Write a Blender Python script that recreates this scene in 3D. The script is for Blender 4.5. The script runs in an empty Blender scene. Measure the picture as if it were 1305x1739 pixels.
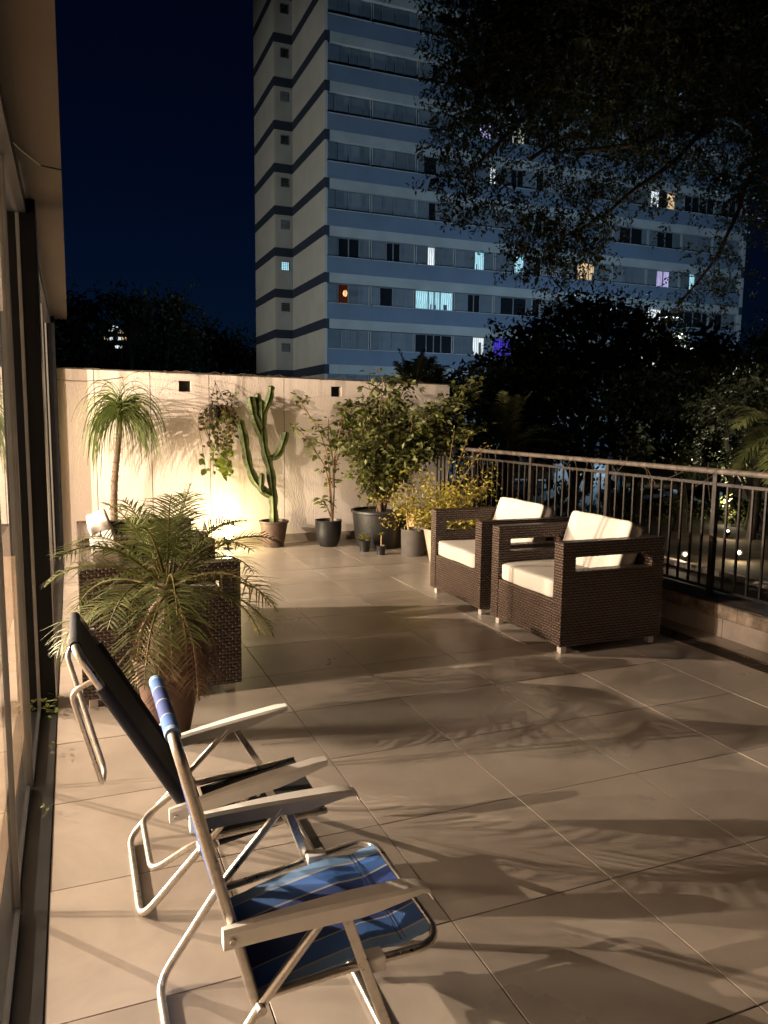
import bpy, bmesh, math, random
import numpy as np
from mathutils import Vector, Matrix, Euler

random.seed(7); rng = np.random.default_rng(7)
D = bpy.data
scene = bpy.context.scene
COL = scene.collection
R = math.radians

# ------------------------------------------------------------------ camera
cam = D.cameras.new('camera'); camo = D.objects.new('camera', cam); COL.objects.link(camo)
yaw, pitch, roll, eye = R(22.1607), R(7.0068), R(0.6136), 1.5316
fw = Vector((math.sin(yaw)*math.cos(pitch), math.cos(yaw)*math.cos(pitch), -math.sin(pitch)))
rt = Vector((math.cos(yaw), -math.sin(yaw), 0)); up = rt.cross(fw)
r2 = math.cos(roll)*rt + math.sin(roll)*up; u2 = -math.sin(roll)*rt + math.cos(roll)*up
camo.matrix_world = Matrix(((r2.x, u2.x, -fw.x, 0), (r2.y, u2.y, -fw.y, 0), (r2.z, u2.z, -fw.z, eye), (0, 0, 0, 1)))
cam.sensor_fit = 'HORIZONTAL'; cam.sensor_width = 36; cam.lens = 36*1300.99/1305
cam.clip_start = 0.02; cam.clip_end = 2000
scene.camera = camo

# ------------------------------------------------------------------ sky, exposure
w = D.worlds.new('World'); scene.world = w; w.use_nodes = True
nt = w.node_tree; nt.nodes.clear()
sky = nt.nodes.new('ShaderNodeTexSky'); sky.sky_type = 'NISHITA'; sky.sun_disc = False
SUN_EL, SUN_ROT = R(-4.0), R(5)
sky.sun_elevation = SUN_EL; sky.sun_rotation = SUN_ROT; sky.altitude = 700
sky.air_density = 1.0; sky.dust_density = 0.2; sky.ozone_density = 5.5
bg = nt.nodes.new('ShaderNodeBackground'); bg.inputs['Strength'].default_value = 0.10
wo = nt.nodes.new('ShaderNodeOutputWorld')
tint = nt.nodes.new('ShaderNodeMix'); tint.data_type = 'RGBA'; tint.blend_type = 'MULTIPLY'; tint.inputs[0].default_value = 1
tint.inputs[7].default_value = (.55, 1.55, 1.12, 1)
nt.links.new(sky.outputs[0], tint.inputs[6]); nt.links.new(tint.outputs[2], bg.inputs['Color']); nt.links.new(bg.outputs[0], wo.inputs['Surface'])
vs = scene.view_settings
vs.view_transform = 'Standard'; vs.look = 'None'; vs.gamma = 1.0; vs.use_curve_mapping = False; vs.exposure = 0.0
scene.cycles.use_denoising = True
scene.cycles.max_bounces = 8; scene.cycles.diffuse_bounces = 3; scene.cycles.glossy_bounces = 4
scene.cycles.transparent_max_bounces = 12; scene.cycles.sample_clamp_indirect = 4.0
scene.cycles.caustics_reflective = False; scene.cycles.caustics_refractive = False

ROOM_LIGHT = 1750.0     # lamps in the room behind the glass
FAR_FILL_LIGHT = 3900.0  # far lamp added to brighten the back wall and far floor
SPOT_LIGHT = 27.0       # floor spotlight at the wall
FILL_LIGHT = 3700.0     # unseen wide fill light added on the room's back wall
STREET_LIGHT = 9500.0

# ------------------------------------------------------------------ helpers
def prop(o, label=None, cat=None, group=None, kind=None):
    if label: o['label'] = label
    if cat: o['category'] = cat
    if group: o['group'] = group
    if kind: o['kind'] = kind
    return o

def thing(name, loc, label, cat, group=None, rz=0.0):
    o = D.objects.new(name, None); o.empty_display_size = .1; COL.objects.link(o)
    o.location = loc; o.rotation_euler = (0, 0, rz)
    return prop(o, label, cat, group)

def org(parent):
    return Vector(parent['_o']) if parent is not None and '_o' in parent else None

def link(name, me, parent=None, loc=(0, 0, 0), rot=None, scale=None, M=None):
    o = D.objects.new(name, me); COL.objects.link(o)
    if M is not None: o.matrix_local = M
    else:
        o.location = loc
        if rot: o.rotation_euler = rot
        if scale: o.scale = scale
    if parent is not None: o.parent = parent
    return o

class MB:
    def __init__(s): s.v = []; s.f = []
    def add(s, vs_, fs):
        n = len(s.v); s.v += [tuple(p) for p in vs_]; s.f += [tuple(i+n for i in f) for f in fs]; return s
    def box(s, x0, x1, y0, y1, z0, z1):
        return s.add([(x0,y0,z0),(x1,y0,z0),(x1,y1,z0),(x0,y1,z0),(x0,y0,z1),(x1,y0,z1),(x1,y1,z1),(x0,y1,z1)],
                     [(0,3,2,1),(4,5,6,7),(0,1,5,4),(1,2,6,5),(2,3,7,6),(3,0,4,7)])
    def tube(s, pts, r, n=8, closed=False, caps=True, rs=None, square=False):
        pts = [Vector(p) for p in pts]; m = len(pts); rings = []
        t0 = (pts[1]-pts[0]).normalized()
        nrm = t0.orthogonal().normalized()
        if square:
            ref = Vector((0, 1, 0)); nrm = (ref - t0*ref.dot(t0)).normalized(); n = 4
        for i in range(m):
            a = pts[i-1] if (i > 0 or closed) else pts[i]
            b = pts[(i+1) % m] if (i < m-1 or closed) else pts[i]
            t = (b-a).normalized()
            nrm = (nrm - t*nrm.dot(t)).normalized(); bn = t.cross(nrm)
            rr = rs[i] if rs else r; ring = []
            off = math.pi/4 if square else 0
            for k in range(n):
                an = 2*math.pi*k/n + off
                ring.append(pts[i] + (nrm*math.cos(an) + bn*math.sin(an))*rr)
            rings.append(ring)
        vs_ = [p for ring in rings for p in ring]; fs = []
        for i in range(m if closed else m-1):
            j = (i+1) % m
            for k in range(n):
                k2 = (k+1) % n; fs.append((i*n+k, i*n+k2, j*n+k2, j*n+k))
        if caps and not closed:
            fs.append(tuple(range(n-1, -1, -1))); fs.append(tuple((m-1)*n+k for k in range(n)))
        return s.add(vs_, fs)
    def lathe(s, prof, n=24, c=(0,0,0), cap=False):
        vs_ = []; fs = []; m = len(prof)
        for (r, z) in prof:
            for k in range(n):
                a = 2*math.pi*k/n; vs_.append((c[0]+r*math.cos(a), c[1]+r*math.sin(a), c[2]+z))
        for i in range(m-1):
            for k in range(n):
                k2 = (k+1) % n; fs.append((i*n+k, i*n+k2, (i+1)*n+k2, (i+1)*n+k))
        if cap:
            fs.append(tuple(range(n-1, -1, -1))); fs.append(tuple((m-1)*n+k for k in range(n)))
        return s.add(vs_, fs)
    def leaf(s, p, d, up_, L, W, fold=.25, droop=.15):
        p = Vector(p); d = Vector(d).normalized(); u = Vector(up_)
        sd = d.cross(u)
        if sd.length < 1e-4: sd = d.orthogonal()
        sd.normalize(); n = sd.cross(d).normalized()
        m1 = p + d*L*.35; m2 = p + d*L*.7 - n*L*droop*.4; tip = p + d*L - n*L*droop
        l1 = m1 + sd*W*.5 + n*W*fold*.5; r1 = m1 - sd*W*.5 + n*W*fold*.5
        l2 = m2 + sd*W*.38 + n*W*fold*.4; r2_ = m2 - sd*W*.38 + n*W*fold*.4
        return s.add([p, l1, m1, r1, l2, m2, r2_, tip], [(0,1,2),(0,2,3),(1,4,5,2),(2,5,6,3),(4,7,5),(5,7,6)])
    def ribbon(s, pts, ws, up_=(0,0,1)):
        pts = [Vector(p) for p in pts]; u = Vector(up_); vs_ = []; fs = []
        for i, p in enumerate(pts):
            t = (pts[min(i+1, len(pts)-1)] - pts[max(i-1, 0)]).normalized()
            sd = t.cross(u)
            if sd.length < 1e-3: sd = t.orthogonal()
            sd.normalize(); vs_ += [p + sd*ws[i]*.5, p - sd*ws[i]*.5]
        for i in range(len(pts)-1): fs.append((2*i, 2*i+1, 2*i+3, 2*i+2))
        return s.add(vs_, fs)
    def mesh(s, name, mat, smooth=None, o=(0,0,0)):
        me = D.meshes.new(name)
        ox, oy, oz = o
        me.from_pydata([(a-ox, b-oy, c-oz) for a, b, c in s.v], [], s.f)
        if mat is not None: me.materials.append(mat)
        if smooth is not None:
            me.polygons.foreach_set('use_smooth', [True]*len(me.polygons))
            if smooth < 179: me.set_sharp_from_angle(angle=R(smooth))
        me.update(); return me
    def build(s, name, mat, parent=None, smooth=None, bev=None, rel=True, seg=2):
        """verts are in world space; stored relative to the thing (or part chain) they belong to"""
        o = Vector((0,0,0))
        if parent is not None and rel:
            p = parent
            while p is not None: o += p.location; p = p.parent
        ob = link(name, s.mesh(name, mat, smooth, o), parent)
        if bev:
            md = ob.modifiers.new('bevel', 'BEVEL'); md.width = bev; md.segments = seg; md.limit_method = 'ANGLE'; md.angle_limit = R(40)
            md.harden_normals = False
        return ob

def fast_mesh(name, V, F, mat):
    """V (n,3), F (m,k) numpy"""
    me = D.meshes.new(name); m, k = F.shape
    me.vertices.add(len(V)); me.vertices.foreach_set('co', V.astype(np.float32).ravel())
    me.loops.add(m*k); me.loops.foreach_set('vertex_index', F.astype(np.int32).ravel())
    me.polygons.add(m); me.polygons.foreach_set('loop_start', np.arange(0, m*k, k, dtype=np.int32))
    me.update(calc_edges=True); me.validate()
    if mat is not None: me.materials.append(mat)
    return me

def leaf_cloud(P, Dr, L, W, fold=.3):
    """many folded leaves at once: P, Dr (n,3); L, W arrays"""
    n = len(P); Dr = Dr/np.linalg.norm(Dr, axis=1, keepdims=True)
    u = rng.normal(size=(n, 3)); u[:, 2] += 1.2
    sd = np.cross(Dr, u); sd /= np.linalg.norm(sd, axis=1, keepdims=True) + 1e-9
    nr = np.cross(sd, Dr); L = np.broadcast_to(L, n)[:, None]; W = np.broadcast_to(W, n)[:, None]
    m = P + Dr*L*.45; tip = P + Dr*L - nr*L*.12
    V = np.stack([P, m + sd*W*.5 + nr*W*fold*.5, tip, m - sd*W*.5 + nr*W*fold*.5], 1).reshape(-1, 3)
    b = np.arange(n)[:, None]*4
    F = np.concatenate([b + np.array([[0, 1, 2]]), b + np.array([[0, 2, 3]])])
    return V, F

def in_ball(n, shell=.35):
    d = rng.normal(size=(n, 3)); d /= np.linalg.norm(d, axis=1, keepdims=True)
    return d*(rng.random((n, 1))**shell), d

# ------------------------------------------------------------------ materials
def _p(name):
    m = D.materials.new(name); m.use_nodes = True
    n = m.node_tree.nodes; return m, n, m.node_tree.links, n['Principled BSDF']

def pm(name, c, rough=.6, metal=0.0, var=.12, scale=6.0, bump=0.0, bscale=80.0, spec=.5, c2=None, rvar=0.0, rnd=0.0, stretch=(1,1,1), detail=5.0, bdist=.004):
    m, n, l, b = _p(name)
    tc = n.new('ShaderNodeTexCoord'); mp = n.new('ShaderNodeMapping'); mp.inputs['Scale'].default_value = stretch
    l.new(tc.outputs['Object'], mp.inputs['Vector'])
    nz = n.new('ShaderNodeTexNoise'); nz.inputs['Scale'].default_value = scale; nz.inputs['Detail'].default_value = detail
    nz.inputs['Roughness'].default_value = .6
    l.new(mp.outputs[0], nz.inputs['Vector'])
    rp = n.new('ShaderNodeValToRGB')
    a = [max(0, x*(1-var)) for x in c]; d = c2 if c2 else [min(1, x*(1+var)) for x in c]
    rp.color_ramp.elements[0].color = (*a, 1); rp.color_ramp.elements[1].color = (*d, 1)
    rp.color_ramp.elements[0].position = .3; rp.color_ramp.elements[1].position = .7
    l.new(nz.outputs['Fac'], rp.inputs['Fac'])
    colout = rp.outputs['Color']
    if rnd:
        oi = n.new('ShaderNodeObjectInfo'); hs = n.new('ShaderNodeHueSaturation')
        mr = n.new('ShaderNodeMapRange'); mr.inputs['To Min'].default_value = 1-rnd; mr.inputs['To Max'].default_value = 1+rnd
        l.new(oi.outputs['Random'], mr.inputs['Value']); l.new(mr.outputs[0], hs.inputs['Value']); l.new(colout, hs.inputs['Color'])
        colout = hs.outputs['Color']
    l.new(colout, b.inputs['Base Color'])
    b.inputs['Roughness'].default_value = rough; b.inputs['Metallic'].default_value = metal; b.inputs['Specular IOR Level'].default_value = spec
    if rvar:
        mr = n.new('ShaderNodeMapRange'); mr.inputs['To Min'].default_value = rough-rvar; mr.inputs['To Max'].default_value = rough+rvar
        l.new(nz.outputs['Fac'], mr.inputs['Value']); l.new(mr.outputs[0], b.inputs['Roughness'])
    if bump:
        nb = n.new('ShaderNodeTexNoise'); nb.inputs['Scale'].default_value = bscale; nb.inputs['Detail'].default_value = 4
        l.new(mp.outputs[0], nb.inputs['Vector'])
        bp = n.new('ShaderNodeBump'); bp.inputs['Strength'].default_value = bump; bp.inputs['Distance'].default_value = bdist
        l.new(nb.outputs['Fac'], bp.inputs['Height']); l.new(bp.outputs[0], b.inputs['Normal'])
    return m

def emit(name, c, s):
    m = D.materials.new(name); m.use_nodes = True; n = m.node_tree.nodes; l = m.node_tree.links
    n.remove(n['Principled BSDF']); e = n.new('ShaderNodeEmission')
    e.inputs['Color'].default_value = (*c, 1); e.inputs['Strength'].default_value = s
    l.new(e.outputs[0], n['Material Output'].inputs['Surface']); return m

def lit(name, c, s_):
    m = emit(name, c, s_); n = m.node_tree.nodes; l = m.node_tree.links; e = [q for q in n if q.type == 'EMISSION'][0]
    tc = n.new('ShaderNodeTexCoord'); wv = n.new('ShaderNodeTexWave'); wv.inputs['Scale'].default_value = 2.2; wv.inputs['Distortion'].default_value = 3.5; wv.bands_direction = 'X'
    ge = n.new('ShaderNodeNewGeometry'); l.new(ge.outputs['Position'], wv.inputs['Vector'])
    nz = n.new('ShaderNodeTexNoise'); nz.inputs['Scale'].default_value = 1.7; nz.inputs['Detail'].default_value = 3; l.new(ge.outputs['Position'], nz.inputs['Vector'])
    mu = n.new('ShaderNodeMath'); mu.operation = 'MULTIPLY'; l.new(wv.outputs['Fac'], mu.inputs[0]); l.new(nz.outputs['Fac'], mu.inputs[1])
    mr = n.new('ShaderNodeMapRange'); mr.inputs['From Max'].default_value = .55; mr.inputs['To Min'].default_value = s_*.42; mr.inputs['To Max'].default_value = s_*1.15
    l.new(mu.outputs[0], mr.inputs['Value']); l.new(mr.outputs[0], e.inputs['Strength']); return m

def leafmat(name, c, c2, rough=.5, trans=.25, scale=9.0):
    m = pm(name, c, rough, var=.3, scale=scale, c2=c2, spec=.35, rnd=.12)
    n = m.node_tree.nodes; l = m.node_tree.links; b = n['Principled BSDF']
    if trans:
        t = n.new('ShaderNodeBsdfTranslucent'); mx = n.new('ShaderNodeMixShader'); mx.inputs[0].default_value = trans
        src = b.inputs['Base Color'].links[0].from_socket
        l.new(src, t.inputs['Color']); l.new(b.outputs[0], mx.inputs[1]); l.new(t.outputs[0], mx.inputs[2])
        l.new(mx.outputs[0], n['Material Output'].inputs['Surface'])
    return m

def wickermat():
    m, n, l, b = _p('wicker_weave')
    tc = n.new('ShaderNodeTexCoord'); ge = n.new('ShaderNodeNewGeometry')
    sx = n.new('ShaderNodeSeparateXYZ'); l.new(tc.outputs['Object'], sx.inputs[0])
    sn = n.new('ShaderNodeSeparateXYZ'); l.new(ge.outputs['True Normal'], sn.inputs[0])
    ad = n.new('ShaderNodeMath'); ad.operation = 'ADD'; l.new(sx.outputs[0], ad.inputs[0]); l.new(sx.outputs[1], ad.inputs[1])
    ab = n.new('ShaderNodeMath'); ab.operation = 'ABSOLUTE'; l.new(sn.outputs[2], ab.inputs[0])
    gt = n.new('ShaderNodeMath'); gt.operation = 'GREATER_THAN'; gt.inputs[1].default_value = .6; l.new(ab.outputs[0], gt.inputs[0])
    c1 = n.new('ShaderNodeCombineXYZ'); l.new(ad.outputs[0], c1.inputs[0]); l.new(sx.outputs[2], c1.inputs[1])
    c2 = n.new('ShaderNodeCombineXYZ'); l.new(sx.outputs[0], c2.inputs[0]); l.new(sx.outputs[1], c2.inputs[1])
    mx = n.new('ShaderNodeMix'); mx.data_type = 'VECTOR'
    l.new(gt.outputs[0], mx.inputs[0]); l.new(c1.outputs[0], mx.inputs[4]); l.new(c2.outputs[0], mx.inputs[5])
    br = n.new('ShaderNodeTexBrick'); br.inputs['Scale'].default_value = 1
    br.inputs['Brick Width'].default_value = .036; br.inputs['Row Height'].default_value = .0185
    br.inputs['Mortar Size'].default_value = .0078; br.inputs['Mortar Smooth'].default_value = 1.0; br.inputs['Bias'].default_value = -.2
    br.offset = .5
    br.inputs['Color1'].default_value = (.17, .11, .082, 1); br.inputs['Color2'].default_value = (.10, .064, .048, 1)
    br.inputs['Mortar'].default_value = (.016, .011, .009, 1)
    l.new(mx.outputs[1], br.inputs['Vector'])
    l.new(br.outputs['Color'], b.inputs['Base Color'])
    inv = n.new('ShaderNodeMath'); inv.operation = 'SUBTRACT'; inv.inputs[0].default_value = 1; l.new(br.outputs['Fac'], inv.inputs[1])
    bp = n.new('ShaderNodeBump'); bp.inputs['Strength'].default_value = 1.0; bp.inputs['Distance'].default_value = .009
    l.new(inv.outputs[0], bp.inputs['Height']); l.new(bp.outputs[0], b.inputs['Normal'])
    b.inputs['Roughness'].default_value = .36; b.inputs['Specular IOR Level'].default_value = .6
    return m

def fabric_stripes(name, y0, y1, cols):
    m, n, l, b = _p(name)
    tc = n.new('ShaderNodeTexCoord'); sx = n.new('ShaderNodeSeparateXYZ'); l.new(tc.outputs['Object'], sx.inputs[0])
    mr = n.new('ShaderNodeMapRange'); mr.inputs['From Min'].default_value = y0; mr.inputs['From Max'].default_value = y1
    l.new(sx.outputs[1], mr.inputs['Value'])
    rp = n.new('ShaderNodeValToRGB'); rp.color_ramp.interpolation = 'CONSTANT'
    el = rp.color_ramp.elements
    el[0].position = 0; el[0].color = (*cols[0][1], 1); el[1].position = cols[1][0]; el[1].color = (*cols[1][1], 1)
    for p, c in cols[2:]:
        e = el.new(p); e.color = (*c, 1)
    l.new(mr.outputs[0], rp.inputs['Fac'])
    nz = n.new('ShaderNodeTexNoise'); nz.inputs['Scale'].default_value = 14; l.new(tc.outputs['Object'], nz.inputs['Vector'])
    mu = n.new('ShaderNodeMix'); mu.data_type = 'RGBA'; mu.blend_type = 'MULTIPLY'; mu.inputs[0].default_value = .22
    l.new(rp.outputs['Color'], mu.inputs[6]); l.new(nz.outputs['Fac'], mu.inputs[7])
    l.new(mu.outputs[2], b.inputs['Base Color']); b.inputs['Roughness'].default_value = .75
    wv = n.new('ShaderNodeTexWave'); wv.inputs['Scale'].default_value = 260; wv.bands_direction = 'X'; l.new(tc.outputs['Object'], wv.inputs['Vector'])
    bp = n.new('ShaderNodeBump'); bp.inputs['Strength'].default_value = .15; bp.inputs['Distance'].default_value = .001
    l.new(wv.outputs['Fac'], bp.inputs['Height']); l.new(bp.outputs[0], b.inputs['Normal'])
    return m

def glassmat():
    m = D.materials.new('window_glass'); m.use_nodes = True; n = m.node_tree.nodes; l = m.node_tree.links
    n.remove(n['Principled BSDF'])
    t = n.new('ShaderNodeBsdfTransparent'); t.inputs['Color'].default_value = (.93, .95, .94, 1)
    g = n.new('ShaderNodeBsdfGlossy'); g.inputs['Roughness'].default_value = .012; g.inputs['Color'].default_value = (.97, .98, .97, 1)
    f = n.new('ShaderNodeFresnel'); f.inputs['IOR'].default_value = 1.85
    mx = n.new('ShaderNodeMixShader'); l.new(f.outputs[0], mx.inputs[0]); l.new(t.outputs[0], mx.inputs[1]); l.new(g.outputs[0], mx.inputs[2])
    l.new(mx.outputs[0], n['Material Output'].inputs['Surface']); return m

def wallmat():
    m, n, l, b = _p('wall_plaster')
    tc = n.new('ShaderNodeTexCoord')
    def noise(scale, st, det=5):
        mp = n.new('ShaderNodeMapping'); mp.inputs['Scale'].default_value = st; l.new(tc.outputs['Object'], mp.inputs['Vector'])
        z = n.new('ShaderNodeTexNoise'); z.inputs['Scale'].default_value = scale; z.inputs['Detail'].default_value = det; z.inputs['Roughness'].default_value = .62
        l.new(mp.outputs[0], z.inputs['Vector']); return z
    big = noise(1.3, (1, 1, .6)); grain = noise(70, (1, 1, .3), 3); streak = noise(6, (1, 1, .05), 4)
    rp = n.new('ShaderNodeValToRGB'); rp.color_ramp.elements[0].color = (.67, .585, .52, 1); rp.color_ramp.elements[1].color = (.78, .695, .625, 1)
    rp.color_ramp.elements[0].position = .3; rp.color_ramp.elements[1].position = .7
    l.new(big.outputs['Fac'], rp.inputs['Fac'])
    # rain-washed dirt: stripes that hang from the coping
    sx = n.new('ShaderNodeSeparateXYZ'); l.new(tc.outputs['Object'], sx.inputs[0])
    mr = n.new('ShaderNodeMapRange'); mr.inputs['From Min'].default_value = 1.55; mr.inputs['From Max'].default_value = 2.02; l.new(sx.outputs[2], mr.inputs['Value'])
    r2_ = n.new('ShaderNodeValToRGB'); r2_.color_ramp.elements[0].position = .48; r2_.color_ramp.elements[1].position = .72
    l.new(streak.outputs['Fac'], r2_.inputs['Fac'])
    mu = n.new('ShaderNodeMath'); mu.operation = 'MULTIPLY'; l.new(mr.outputs[0], mu.inputs[0]); l.new(r2_.outputs['Color'], mu.inputs[1])
    mu2 = n.new('ShaderNodeMath'); mu2.operation = 'MULTIPLY'; mu2.inputs[1].default_value = .6; l.new(mu.outputs[0], mu2.inputs[0])
    mx = n.new('ShaderNodeMix'); mx.data_type = 'RGBA'; l.new(mu2.outputs[0], mx.inputs[0]); l.new(rp.outputs['Color'], mx.inputs[6])
    mx.inputs[7].default_value = (.16, .125, .10, 1)
    l.new(mx.outputs[2], b.inputs['Base Color']); b.inputs['Roughness'].default_value = .85; b.inputs['Specular IOR Level'].default_value = .2
    bp = n.new('ShaderNodeBump'); bp.inputs['Strength'].default_value = .55; bp.inputs['Distance'].default_value = .008
    l.new(grain.outputs['Fac'], bp.inputs['Height']); l.new(bp.outputs[0], b.inputs['Normal'])
    return m

def tilemat():
    m, n, l, b = _p('porcelain_tile')
    ge = n.new('ShaderNodeNewGeometry'); oi = n.new('ShaderNodeObjectInfo')
    # clouded porcelain, shifted per tile so that no two look alike
    sc = n.new('ShaderNodeVectorMath'); sc.operation = 'SCALE'; sc.inputs[3].default_value = 40
    cb = n.new('ShaderNodeCombineXYZ'); l.new(oi.outputs['Random'], cb.inputs[0]); l.new(oi.outputs['Random'], cb.inputs[1])
    l.new(cb.outputs[0], sc.inputs[0])
    ad = n.new('ShaderNodeVectorMath'); ad.operation = 'ADD'; l.new(ge.outputs['Position'], ad.inputs[0]); l.new(sc.outputs[0], ad.inputs[1])
    nz = n.new('ShaderNodeTexNoise'); nz.inputs['Scale'].default_value = 3.2; nz.inputs['Detail'].default_value = 6; nz.inputs['Roughness'].default_value = .6; nz.inputs['Distortion'].default_value = .8
    l.new(ad.outputs[0], nz.inputs['Vector'])
    rp = n.new('ShaderNodeValToRGB'); rp.color_ramp.elements[0].color = (.32, .275, .235, 1); rp.color_ramp.elements[1].color = (.425, .37, .32, 1)
    rp.color_ramp.elements[0].position = .3; rp.color_ramp.elements[1].position = .7
    l.new(nz.outputs['Fac'], rp.inputs['Fac'])
    hs = n.new('ShaderNodeHueSaturation'); mr = n.new('ShaderNodeMapRange'); mr.inputs['To Min'].default_value = .88; mr.inputs['To Max'].default_value = 1.10
    l.new(oi.outputs['Random'], mr.inputs['Value']); l.new(mr.outputs[0], hs.inputs['Value']); l.new(rp.outputs['Color'], hs.inputs['Color'])
    # dust and scuffs that run across the joints
    dz = n.new('ShaderNodeTexNoise'); dz.inputs['Scale'].default_value = 1.1; dz.inputs['Detail'].default_value = 8; l.new(ge.outputs['Position'], dz.inputs['Vector'])
    dr = n.new('ShaderNodeValToRGB'); dr.color_ramp.elements[0].position = .42; dr.color_ramp.elements[1].position = .75
    l.new(dz.outputs['Fac'], dr.inputs['Fac'])
    mf = n.new('ShaderNodeMath'); mf.operation = 'MULTIPLY'; mf.inputs[1].default_value = .55; l.new(dr.outputs['Color'], mf.inputs[0])
    mx = n.new('ShaderNodeMix'); mx.data_type = 'RGBA'; l.new(mf.outputs[0], mx.inputs[0]); l.new(hs.outputs['Color'], mx.inputs[6]); mx.inputs[7].default_value = (.27, .22, .18, 1)
    l.new(mx.outputs[2], b.inputs['Base Color'])
    rr = n.new('ShaderNodeMapRange'); rr.inputs['To Min'].default_value = .20; rr.inputs['To Max'].default_value = .40; l.new(dz.outputs['Fac'], rr.inputs['Value'])
    l.new(rr.outputs[0], b.inputs['Roughness']); b.inputs['Specular IOR Level'].default_value = .55
    return m

def stonemat():
    m = pm('kerb_stone', (.20, .145, .10), .8, var=.55, scale=9, bump=.6, bscale=45, c2=(.58, .46, .36), spec=.2, detail=8)
    return m

M = {}
M['tile'] = tilemat(); M['grout'] = pm('grout', (.10, .075, .058), .9)
M['wall'] = wallmat(); M['dark_hole'] = pm('dark_opening', (.012, .011, .010), .8)
M['skirting'] = pm('skirting_tile', (.30, .25, .20), .5, var=.15, scale=8)
M['stone'] = stonemat()
M['kerbtile'] = pm('kerb_tile', (.52, .44, .38), .45, var=.12, scale=10, rnd=.08)
M['captop'] = pm('kerb_cap_stained', (.075, .068, .06), .75, var=.6, scale=11, c2=(.17, .15, .13), bump=.3, detail=8)
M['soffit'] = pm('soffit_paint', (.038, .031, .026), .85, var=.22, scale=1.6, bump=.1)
M['column'] = pm('column_black', (.007, .007, .008), .35, var=.2, spec=.12)
M['alu_dark'] = pm('dark_aluminium', (.035, .035, .036), .4, metal=.6, var=.2)
M['alu_light'] = pm('light_aluminium', (.22, .215, .20), .38, metal=.7, var=.1)
M['alu'] = pm('tube_aluminium', (.62, .58, .52), .3, metal=.9, var=.15, scale=40, bump=.08, bscale=160, rvar=.1)
M['steel_feet'] = pm('foot_cap_metal', (.62, .58, .52), .35, metal=.4, var=.1)
M['glass'] = glassmat()
M['iron'] = pm('railing_iron', (.034, .028, .024), .5, metal=.2, var=.3, scale=30, bump=.25, bscale=90)
M['railtop'] = pm('handrail_worn', (.105, .084, .07), .55, var=.5, scale=14, bump=.35, bscale=60, detail=8)
M['wicker'] = wickermat()
M['cushion'] = pm('cushion_fabric', (.62, .57, .51), .9, var=.07, scale=5, bump=.22, bscale=420, spec=.15, bdist=.002)
M['plastic'] = pm('white_plastic', (.86, .83, .78), .42, var=.07, scale=12, bump=.05, bscale=60)
M['navy'] = pm('navy_fabric', (.006, .008, .016), .75, var=.3, scale=20, bump=.2, bscale=300, bdist=.001)
M['pot_brown'] = pm('pot_rust_brown', (.072, .037, .024), .6, var=.35, scale=7, bump=.15, bscale=30)
M['pot_terra'] = pm('pot_terracotta_dark', (.07, .042, .03), .55, var=.3, scale=14, bump=.7, bscale=32)
M['pot_black'] = pm('pot_black_plastic', (.011, .0108, .0105), .45, var=.3, scale=8)
M['pot_grey'] = pm('pot_grey', (.085, .075, .066), .7, var=.2, scale=9)
M['pot_cream'] = pm('pot_cream', (.45, .38, .29), .6, var=.15, scale=7)
M['wood_pale'] = pm('pale_wood', (.42, .28, .13), .6, var=.2, scale=8, stretch=(1, 1, 6))
M['soil'] = pm('soil', (.035, .025, .018), .95, var=.4, scale=30, bump=.6)
M['leaf_palm'] = leafmat('palm_leaf', (.085, .115, .038), (.20, .22, .08))
M['leaf_palm_old'] = leafmat('palm_leaf_yellowing', (.13, .12, .03), (.22, .17, .05))
M['leaf_dead'] = leafmat('dead_frond', (.14, .085, .05), (.26, .17, .105), trans=.1)
M['leaf_pony'] = leafmat('ponytail_leaf', (.075, .12, .028), (.18, .22, .065))
M['leaf_mid'] = leafmat('shrub_leaf', (.075, .11, .028), (.18, .20, .055))
M['leaf_bush'] = leafmat('bush_leaf', (.075, .10, .028), (.20, .205, .06))
M['leaf_yellow'] = leafmat('yellow_leaf', (.24, .21, .03), (.46, .38, .06))
M['leaf_lime'] = leafmat('lime_leaf', (.13, .19, .02), (.26, .32, .04))
M['leaf_brown'] = leafmat('dry_leaf', (.14, .09, .04), (.22, .14, .07), trans=.1)
M['leaf_dark'] = leafmat('dark_tree_leaf', (.035, .048, .022), (.075, .09, .04), trans=.12)
M['leaf_night'] = leafmat('far_tree_leaf', (.018, .026, .013), (.035, .045, .02), trans=.05)
M['bark'] = pm('bark', (.11, .075, .05), .9, var=.45, scale=18, bump=.8, bscale=40, stretch=(1, 1, .35))
M['bark_dark'] = pm('dark_bark', (.03, .024, .018), .9, var=.45, scale=18, bump=.8, bscale=40, stretch=(1, 1, .35))
M['stem'] = pm('twig', (.16, .10, .055), .8, var=.3, scale=25)
M['cactus'] = pm('cactus_skin', (.05, .078, .02), .5, var=.35, scale=16, c2=(.11, .135, .04))
M['garden_soil'] = pm('garden_soil', (.06, .045, .028), .95, var=.5, scale=5, bump=.6, bscale=24)
M['grassmat'] = pm('grass_blade', (.045, .06, .018), .8, var=.4)
M['paving'] = pm('garden_paving', (.17, .14, .12), .8, var=.25, scale=6, bump=.2)
M['edging'] = pm('edging_stone', (.34, .30, .27), .7, var=.2)
M['asphalt'] = pm('asphalt', (.05, .05, .05), .85, var=.25, scale=12, bump=.3)
M['t_cream'] = pm('tower_cream', (.40, .38, .34), .85, var=.08, scale=.6)
M['t_navy'] = pm('tower_navy', (.014, .022, .042), .8, var=.15, scale=.8)
M['t_blue'] = pm('tower_blue', (.125, .165, .235), .8, var=.12, scale=.5)
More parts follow.
